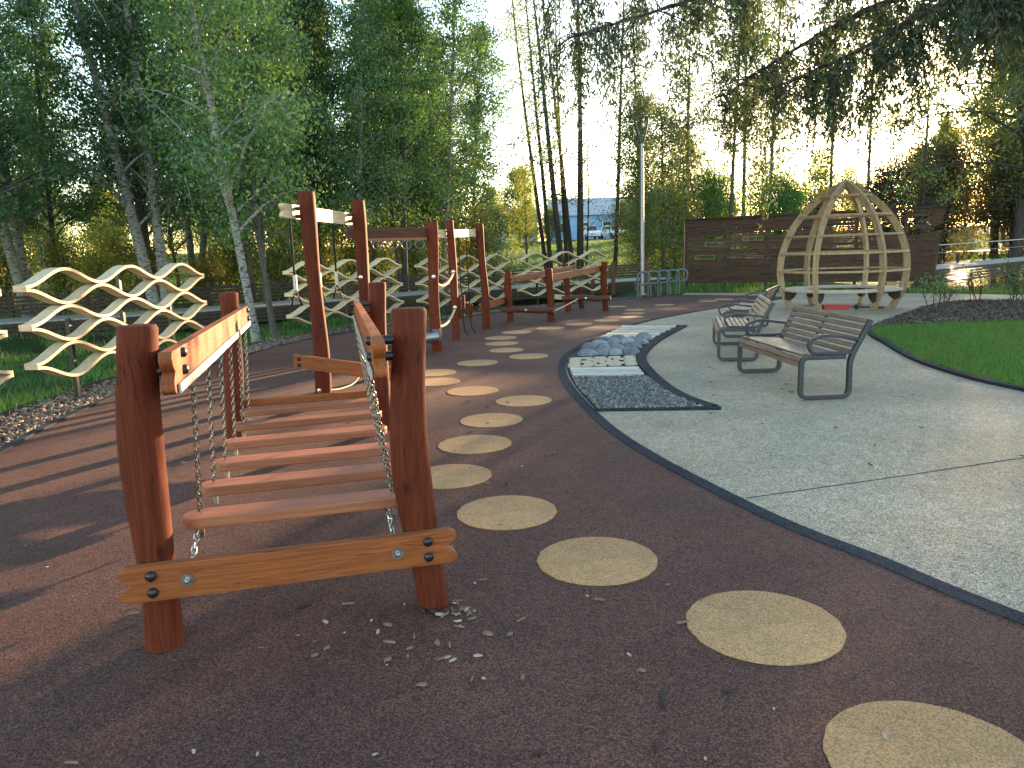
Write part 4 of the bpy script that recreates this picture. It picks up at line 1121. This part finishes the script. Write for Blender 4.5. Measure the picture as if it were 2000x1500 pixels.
# bright drooping bush beside the slender posts
w1 = bush('bush', 'bright drooping yellow green bush right of the slender rope posts', G3(-.9, 28.0), 210, 3.4, 1.6, 9000, .09, M['lf_yellow'], M['stem'], None, .45, 60, .8, .9)

# bare stemmed trees in the middle
mids = [((1055, 520), (995, 140), .10), ((1058, 518), (1030, 105), .10), ((1080, 520), (1034, 17), .14), ((1104, 520), (1058, 0), .11), ((1113, 510), (1124, 0), .16), ((1126, 505), (1136, 262), .05), ((1181, 495), (1206, 0), .10), ((1092, 515), (1081, 0), .09)]
midx = [(2.2, 42.5, -1.75, .11), (2.35, 41.5, -1.0, .11), (2.95, 41, -1.55, .15), (3.6, 42, -1.6, .12), (3.85, 41, .2, .17), (4.35, 43, .35, .055), (5.85, 42, .85, .11), (3.3, 42.6, -.45, .10)]
ml = ['leftmost leaning bare trunk of the clump behind the far screen', 'second leaning bare trunk of the clump, close beside the leftmost', 'thick dark leaning trunk in the middle of the bare clump', 'slim bare trunk leaning left against the white sky',
      'thickest straight bare trunk against the white sky', 'thin sapling just right of the thickest bare trunk', 'lone bare trunk leaning right near the parked cars', 'pale slim bare trunk crossing behind the middle of the clump']
for i, (x, y, lx_, r_) in enumerate(midx):
    tree('alder_tree', ml[i], 'tree', G3(x, y), 300 + i, 17 if i != 5 else 7.5, r_ * 1.15, 4.0, 2.2, 26, 1500 if i not in (0, 1) else 7000, .10, M['lf_sparse'], M['bark'], lean=(lx_, 0), curve=.3, scatter=.3, group='bare stemmed trees behind the far screen', twigs=3, upang=35)

# trees behind the lamp and wall
RG = 'leafy trees behind the dark wall'
a1 = proto(tree('leafy_tree', 'green and yellow tree behind the lamp post', 'tree', G3(6.3, 36), 401, 8.6, .12, 1.2, 2.5, 50, 11000, .12, M['lf_sparse'], M['bark2'], group=RG, elong=.5, upang=35, scatter=.26))
a2 = proto(tree('leafy_tree', 'tall loose tree with a thin dark trunk behind the left willow shrub', 'tree', G3(12.4, 43), 402, 16, .13, 5.6, 2.9, 44, 11000, .14, M['lf_sparse'], M['bark2'], lean=(.5, 0), group=RG, elong=.45, scatter=.26, power=.4))
for (k, x, y, s_, lab) in ((0, 8.3, 41, 1.05, 'dark leaning tree at the left end of the wall'), (1, 14.4, 47, (1, 1, 1.3), 'thin straight trunk above the gap between the two willow shrubs'), (1, 16.4, 48.5, (.95, .95, 1.3), 'thin trunked loose tree above the right willow shrub'), (1, 20.3, 48.5, (.85, .85, 1.4), 'thin trunked loose tree over the egg tip'), (1, 23.3, 50, (.85, .85, 1.45), 'thin trunked loose tree right of the egg tip'), (1, 9.8, 42, .95, 'tall loose tree between lamp post and wall'),
                         (1, 7.6, 44, .9, 'tall loose tree just right of the lamp post head'), (0, 1.4, 56, .8, 'round tree behind the left bare trunks, before the white building'), (0, 10.6, 46, .95, 'round green tree behind the left willow shrub')):
    p_ = (a1, a2)[k]; dup(p_, (x, y, T(x, y)), rt.uniform(0, 6), lab, RG, s_, kidmap[p_.name])
YG = 'yellow green treetops beyond the wall'
y1 = proto(bush('round_tree', 'yellow green rounded treetop above the right willow shrub', G3(19.6, 60), 411, 7.4, 2.6, 9000, .16, M['lf_yellow'], M['stem'], YG, .55, 50, .3, .3, .4, 4))
for (x, y, s_, lab) in ((24.6, 61, 1.05, 'yellow green rounded treetop just right of the egg tip'), (12.5, 58, .9, 'yellow green treetop left of the left willow shrub'), (16.4, 63, .85, 'yellow green treetop between the willow shrubs'), (28.2, 64, .9, 'yellow green treetop left of the dark conifer'), (8.6, 49, .8, 'yellow green low tree by the lamp post'), (6.9, 39, .55, 'yellow green bush at the foot of the lamp post'), (8.2, 37.5, .6, 'yellow green bush left of the wall end')):
    dup(y1, (x, y, T(x, y)), rt.uniform(0, 6), lab, YG, s_, kidmap[y1.name])
sh1 = bush('willow_shrub', 'round bright green willow shrub over the left end of the wall', G3(12.0, 45), 421, 6.6, 3.0, 26000, .15, M['lf_shrub'], M['stem'], 'willow shrubs behind the wall', .32, 42, .8, 1.0, .32, 8)
sh2 = bush('willow_shrub', 'round bright green willow shrub just left of the egg pavilion', G3(15.9, 45), 422, 5.8, 3.1, 26000, .15, M['lf_shrub'], M['stem'], 'willow shrubs behind the wall', .32, 42, .8, 1.0, .32, 8)

# right side: dead conifer, brown thicket, backlit trees
dc = tree('conifer_tree', 'bare dark conifer with a thin spire right of the egg pavilion', 'tree', G3(22.3, 41.5), 431, 11.0, .14, .8, 2.7, 80, 2500, .09, M['lf_brown'], M['bark'], elong=.25, upang=12, droop=.15, scatter=.15, curve=.06, power=1.0)
th1 = proto(bush('thicket', 'dense brown green thicket behind the right end of the wall', G3(21.2, 42.8), 432, 6.0, 2.6, 26000, .13, M['lf_brown'], M['stem'], 'brown thickets by the pond', .45, 45, .2, .2, .35, 8))
for i, (x, y, s_, lab) in enumerate(((25.0, 44.0, 1.22, 'brown thicket just right of the dark conifer'), (18.6, 46, .7, 'low brown thicket left of the dark conifer'), (28.6, 43.5, 1.3, 'tall brown thicket under the backlit trees at the right'), (33, 42, 1.2, 'brown thicket beyond the right end of the boardwalk'))):
    dup(th1, (x, y, T(x, y)), 1 + i * 2, lab, 'brown thickets by the pond', s_, kidmap[th1.name])
OG = 'backlit trees by the pond on the right'
o1 = proto(tree('backlit_tree', 'golden backlit tree with dark trunk in front of the low sun', 'tree', G3(29.5, 46.5), 441, 12, .20, 2.2, 3.6, 56, 22000, .14, M['lf_yellow'], M['bark'], group=OG, elong=.5, upang=38))
o2 = proto(tree('backlit_tree', 'small orange leaved tree beyond the pond', 'tree', G3(36.5, 58), 442, 6.5, .12, 1.4, 2.2, 30, 5000, .13, M['lf_orange'], M['bark'], group=OG, elong=.55))
for (k, x, y, s_, lab) in ((0, 34, 50, 1.05, 'tall golden green tree at the right edge beyond the pond'), (0, 29.8, 53, .75, 'forked dark tree just beyond the right end of the wall'), (0, 38, 54, 1.1, 'dark trunked tree at the far right beyond the boardwalk'), (1, 40, 62, 1.2, 'larger orange tree behind the far path'), (0, 27.2, 41, 1.35, 'tallest golden green tree at the right, reaching the top of the photo'), (0, 44, 60, 1.2, 'broad green tree outside the right edge of the grove'), (0, 37, 66, .8, 'yellow tree behind the golden backlit tree')):
    p_ = (o1, o2)[k]; dup(p_, (x, y, T(x, y)), rt.uniform(0, 6), lab, OG, s_, kidmap[p_.name])
tree('leaning_tree', 'dark tree leaning inwards at the upper right edge', 'tree', (16.0, 22.5, T(16.0, 22.5) if T(16.0, 22.5) > -.3 else -.3), 451, 14, .17, 3.4, 3.6, 60, 34000, .12, M['lf_sparse'], M['bark'], lean=(-3.2, .2), elong=.4, upang=30)

# distant tree line
DG = 'distant trees on the horizon'
d1 = proto(tree('distant_tree', 'distant round green tree on the far bank', 'tree', G3(-20, 80), 461, 10, .25, 1.0, 4.2, 50, 8000, .26, M['lf_sparse'], M['bark'], group=DG, scatter=.45, power=.5))
d2 = proto(tree('distant_tree', 'distant round green tree on the far bank', 'tree', G3(48, 90), 462, 9, .25, .8, 4.0, 50, 8000, .26, M['lf_yellow'], M['bark'], group=DG, scatter=.45, power=.5))
for i in range(44):
    x = -80 + i * 4.6 + rt.uniform(-2, 2); y = rt.uniform(72, 125)
    if 3 < x / y * 100 < 19: y = rt.uniform(128, 150)      # keep the houses and cars in view
    p_ = (d1, d2)[i % 2]
    s_ = rt.uniform(.65, 1.1)
    if .02 < x / y < .75: s_ *= .6
    dup(p_, (x, y, T(x, y)), rt.uniform(0, 6), None, DG, s_, kidmap[p_.name])
for (x, y, h, lab) in ((15.4, 104, 5, 'round bush beside the white parked car'), (18, 90, 4.5, 'bush right of the parked cars'), (-1, 95, 5, 'bush in front of the white building'), (2.2, 88, 4.2, 'small bush below the white building'), (5.6, 97, 4.0, 'bush in front of the blue building')):
    b_ = bush('bush', lab, G3(x, y), int(x) + 500, h, 2.2, 4000, .22, M['lf_sparse'], M['stem'], None, .5, 50, .3, .3, .3)

# ------------------------------------------------------------------ overhanging willow on the right
def big_willow():
    rg = random.Random(77); rn = np.random.default_rng(77)
    base = Vector((11.3, 10.5, -.35)); t = thing('overhanging_willow', 'big tree at the right whose long leafy limb overhangs the plaza', 'tree', base)
    mm = MB(); C = []
    mm.tube(spline([(0, 0, -.1), (-.1, .1, 1.8), (-.3, .4, 3.8), (-.7, .8, 5.6)], 4), [.34 - .012 * i for i in range(13)], 12)
    limbs = [[(-.6, .7, 5.2), (-1.9, 1.4, 5.95), (-2.9, 1.9, 6.0), (-4.2, 2.4, 5.6), (-5.4, 2.8, 5.0), (-6.6, 3.1, 4.55)],
             [(-2.2, 1.5, 5.95), (-4.0, 2.0, 6.5), (-6.0, 2.6, 6.5), (-8.0, 3.1, 6.0), (-9.8, 3.4, 5.6)],
             [(-.7, .8, 5.6), (-2.4, 1.9, 7.0), (-4.8, 3.0, 7.4), (-7.6, 3.8, 7.1), (-10.2, 4.0, 6.5)],
             [(-1.5, 1.2, 5.8), (-3.0, 2.9, 6.2), (-4.4, 4.2, 6.1), (-5.6, 5.3, 5.6), (-6.6, 6.2, 5.0)], [(-.5, .6, 4.9), (-.9, 2.6, 6.2), (-1.6, 4.6, 6.7), (-2.6, 6.0, 6.6)], [(-.6, .7, 5.3), (.8, 1.0, 7.0), (2.4, 1.2, 8.0)], [(-.6, .6, 5.3), (-.4, -1.6, 7.0), (-.3, -3.8, 7.6)]]
    for li, L in enumerate(limbs):
        S = spline(L, 6); n = len(S)
        mm.tube(S, [.11 * (1 - i / n) ** 1.3 + .012 for i in range(n)], 8)
        for i in range(5, n):
            for b in range(5 if li < 4 else 3):
                p = S[i] + Vector((rg.uniform(-.1, .1), rg.uniform(-.1, .1), 0))
                az = rg.uniform(0, 6.28); ln = rg.uniform(.4, 1.7)
                d = Vector((math.cos(az), math.sin(az), rg.uniform(-.35, .4))).normalized(); q = p.copy(); bp = [p]
                for k in range(5):
                    d = (d + Vector((rg.gauss(0, .1), rg.gauss(0, .1), -.25))).normalized(); q = q + d * ln / 5; bp.append(q.copy())
                mm.tube(bp, [.018, .014, .011, .008, .006, .004], 4, cap=False)
                wgt = rg.choice([.1, .5, 1, 1.8])
                for k in range(1, 6):
                    if rg.random() < .75:
                        hl = .2 + 1.5 * rg.random() ** 1.8; e0 = bp[k]; sg = []
                        sx_, sy_ = rg.gauss(0, .12), rg.gauss(0, .12)
                        for u_ in range(1, 6):
                            f_ = u_ / 5; sg.append(bp[k] + Vector((sx_ * f_, sy_ * f_, -hl * f_ ** 1.3)))
                        mm.tube([bp[k]] + sg, [.005, .0045, .004, .003, .0025, .0015], 3, cap=False)
                        C += [(g_, wgt) for g_ in sg]
    mm.build('trunk', M['bark'], t, smooth=True)
    P = np.array([tuple(p) for p, w in C]); w = np.array([w for p, w in C]); w /= w.sum()
    nl = 50000
    X = P[rn.choice(len(P), nl, p=w)] + rn.normal(0, .06, (nl, 3))
    Vv, Ff = leafarr(X, .125, .26, rn, .8)
    npmesh('crown', Vv, Ff, M['lf_willow'], t)
big_willow()

# young shrubs in the mulch
for i, (x, y, h, lab) in enumerate(((8.85, 15.7, 1.0, 'young twiggy shrub at the tip of the mulch bed, leftmost'), (10.7, 17.3, 1.05, 'young thin shrub at the back of the mulch bed'), (10.6, 15.9, 1.15, 'young twiggy shrub in the mulch, second from right'), (11.3, 16.3, 1.2, 'young twiggy shrub in the mulch, rightmost'))):
    st = [(R.uniform(-.12, .12), R.uniform(-.12, .12), R.uniform(-.35, .35), R.uniform(-.35, .35), R.uniform(.6, 1)) for _ in range(6)]
    tree('young_shrub', lab, 'shrub', (x, y, .01), 600 + i, h, .012, .35, .22, 26, 420, .055, M['lf_birch'], M['stem'], .45, 60, .1, curve=.1, scatter=.04, hang=.1, twigs=1, group='young shrubs in the mulch bed', stems=st)

# ------------------------------------------------------------------ parked cars and buildings
def car(label, loc, rz, body, group='cars parked beyond the slope'):
    t = thing('parked_car', label, 'car', loc, rz, group)
    def loft(secs, name, mt, par=t):
        mm = MB(); n = len(secs[0]); vs = [p for s_ in secs for p in s_]
        fs = [(i * n + k, i * n + (k + 1) % n, (i + 1) * n + (k + 1) % n, (i + 1) * n + k) for i in range(len(secs) - 1) for k in range(n)]
        fs += [tuple(range(n))[::-1], tuple((len(secs) - 1) * n + k for k in range(n))]
        mm.add(vs, fs); return mm.build(name, mt, par, bevel=.03, fix=True)
    def sec(y, hw, z0, z1): return [(-hw * .96, y, z0), (hw * .96, y, z0), (hw, y, (z0 + z1) / 2), (hw * .93, y, z1), (-hw * .93, y, z1), (-hw, y, (z0 + z1) / 2)]
    bd = loft([sec(-2.2, .78, .35, .72), sec(-2.05, .88, .28, .86), sec(-1.0, .91, .25, 1.0), sec(.6, .91, .25, 1.03), sec(1.9, .9, .28, 1.0), sec(2.15, .84, .35, .92)], 'body', body)
    def cab(y, hw, z): return [(-hw, y, z), (hw, y, z)]
    mm = MB(); vs = [(-.80, -1.05, 1.0), (.80, -1.05, 1.0), (.66, -.35, 1.62), (-.66, -.35, 1.62), (-.80, 2.0, 1.0), (.80, 2.0, 1.0), (.66, 1.55, 1.6), (-.66, 1.55, 1.6)]
    mm.add(vs, [(0, 1, 2, 3), (5, 4, 7, 6), (3, 2, 6, 7), (1, 5, 6, 2), (4, 0, 3, 7)]); mm.build('cabin', body, t, bevel=.03)
    mm = MB(); mm.add([(-.70, -1.035, 1.06), (.70, -1.035, 1.06), (.60, -.46, 1.57), (-.60, -.46, 1.57)], [(0, 1, 2, 3)]); mm.v = [(x, y - .03, z) for x, y, z in mm.v]
    mm.add([(x, y + .02, z) for x, y, z in mm.v[:4]], [(3, 2, 1, 0)]); mm.build('windscreen', M['glass'], t)
    for s_ in (-1, 1):
        mm = MB(); mm.box((s_ * .77, .45, 1.32), (.03, 1.9, .38), Matrix.Rotation(-s_ * .21, 3, 'Y')); mm.build('side_window', M['glass'], t)
        mm = MB(); mm.sphere((s_ * .62, -2.09, .74), (.17, .08, .09), 10, 6); mm.build('headlight', M['steel'], t, smooth=True)
        for y in (-1.35, 1.35):
            mm = MB(); mm.cyl((s_ * .72, y, .32), (s_ * .92, y, .32), .32, 18); mm.build('wheel', M['tyre'], t, smooth=True)
    mm = MB(); mm.box((0, -2.17, .55), (.9, .06, .16)); mm.build('grille', M['black'], t)
    return t
car('white car facing the camera beneath the blue building', (10.3, 95, T(10.3, 95)), math.radians(5), M['white_paint'])
car('white car partly hidden right of the front facing one', (13.2, 96, T(13.2, 96)), math.radians(20), M['white_paint'])
car('pale car just behind the lamp post', (19.6, 94, T(19.6, 94)), math.radians(60), M['car_grey'])
car('pale van like car at the left end of the wall', (22.2, 94, T(22.2, 94)), math.radians(60), M['white_paint'])
def house(label, loc, L, D_, hw, hr, wm, rm, nwin):
    t = thing('building', label, 'building', loc)
    mm = MB(); mm.box((L / 2, D_ / 2, hw / 2), (L, D_, hw)); mm.build('wall', wm, t)
    mm = MB(); o = .4
    mm.add([(-o, -o, hw), (L + o, -o, hw), (L + o, D_ + o, hw), (-o, D_ + o, hw), (-o + 0, D_ / 2, hw + hr), (L + o, D_ / 2, hw + hr)], [(0, 1, 5, 4), (2, 3, 4, 5), (1, 2, 5), (3, 0, 4), (3, 2, 1, 0)]); mm.build('roof', rm, t)
    for k in range(nwin):
        x = L * (k + .5) / nwin
        mm = MB(); mm.box((x, -.03, hw * .55), (1.2, .08, 1.4)); w_ = mm.build('window', M['white_paint'], t)
        mm = MB(); mm.box((x, -.08, hw * .55), (1.0, .04, 1.2)); mm.build('pane', M['glass'], w_)
    return t
house('pale blue building with a grey roof behind the parked cars', (6.5, 108, T(6.5, 108) - .2), 15, 9, 3.6, 2.6, M['blue'], M['roof'], 5)
house('white building with a grey roof left of the bare trunks', (-3.5, 112, T(-3.5, 112) - .2), 8, 8, 3.2, 2.2, M['white_wall'], M['roof'], 3)

# ------------------------------------------------------------------ litter on the ground
def chipmesh(seed, L, W, H):
    rg = random.Random(seed); mm = MB()
    n = 7; pts = [(L / 2 * math.cos(2 * PI * k / n) * rg.uniform(.7, 1.1), W / 2 * math.sin(2 * PI * k / n) * rg.uniform(.7, 1.2)) for k in range(n)]
    mm.poly(pts, 0, H); return mm
cm = [chipmesh(1, .055, .02, .008).build('wood_chip', M['litter'], bevel=.002), chipmesh(2, .055, .028, .012).build('wood_chip', M['litter_mid'], bevel=.002), chipmesh(3, .09, .014, .010).build('wood_chip', M['litter_mid'], bevel=.002), chipmesh(4, .03, .018, .008).build('wood_chip', M['litter'], bevel=.002)]
cd = [chipmesh(5, .11, .022, .014).build('bark_piece', M['litter_dark'], bevel=.003), chipmesh(6, .06, .02, .012).build('bark_piece', M['litter_dark'], bevel=.003)]
CG = 'wood chips scattered on the red surface'; DGp = 'dark bark pieces scattered on the paving'
first = {}
def chip(src, x, y, group, label, cat):
    if src.name not in first: first[src.name] = 1; o = src
    else: o = src.copy(); COL.objects.link(o)
    o.location = (x, y, .0045); o.rotation_euler = (R.uniform(-.12, .12), R.uniform(-.12, .12), R.uniform(0, 6.28)); k = R.uniform(.35, .9) * (.7 if 'bark' in src.name else 1); o.scale = (k, k, k)
    tag(o, label, cat, group)
def inred(x, y): return x > leftx(y) + .15 and x < np.interp(y, [p[1] for p in kmain], [p[0] for p in kmain]) - .12
cnt = 0
while cnt < 95:
    y = 1.9 + 6.5 * R.random() ** 1.6; x = R.gauss(-.35, .9) if R.random() < .65 else R.uniform(-3, 1.8)
    if R.random() < .3: x, y = R.gauss(-.45, .22), R.gauss(2.95, .22)
    if not inred(x, y): continue
    chip(cm[R.randint(0, 3)], x, y, CG, 'small wood chip lying loose on the dark red surface', 'wood chip'); cnt += 1
for i in range(16):
    chip(cm[R.choice([0, 2, 2])], -.27 + R.gauss(0, .045), 3.17 + R.gauss(0, .05), CG, 'small wood chip lying loose on the dark red surface', 'wood chip')
for (x, y, k_) in ((-1.2, 3.02, 1.0), (-1.0, 3.3, .9), (-.71, 3.22, .7), (-.45, 3.24, 1.1), (-.40, 3.2, .8), (-.62, 3.19, .5), (.5, 2.46, .9), (.75, 2.5, .6)):
    chip(cd[0], x, y, DGp, 'small dark bark piece lying loose on the paving', 'bark piece')
    bpy.context.scene.collection.objects[-1].scale = (k_, k_, k_)
for i in range(60):
    if i < 22:
        x, y = R.gauss(-.1, .9), R.uniform(2.0, 8.8)
        if not inred(x, y): continue
    else:
        x, y = R.gauss(2.7, .8), R.gauss(7.6, 1.8)
        if x < 1.6 + (.6 if y < 5 else 0) or y < 3.8 or x > 5: continue
    chip(cd[R.randint(0, 1)], x, y, DGp, 'small dark bark piece lying loose on the paving', 'bark piece')
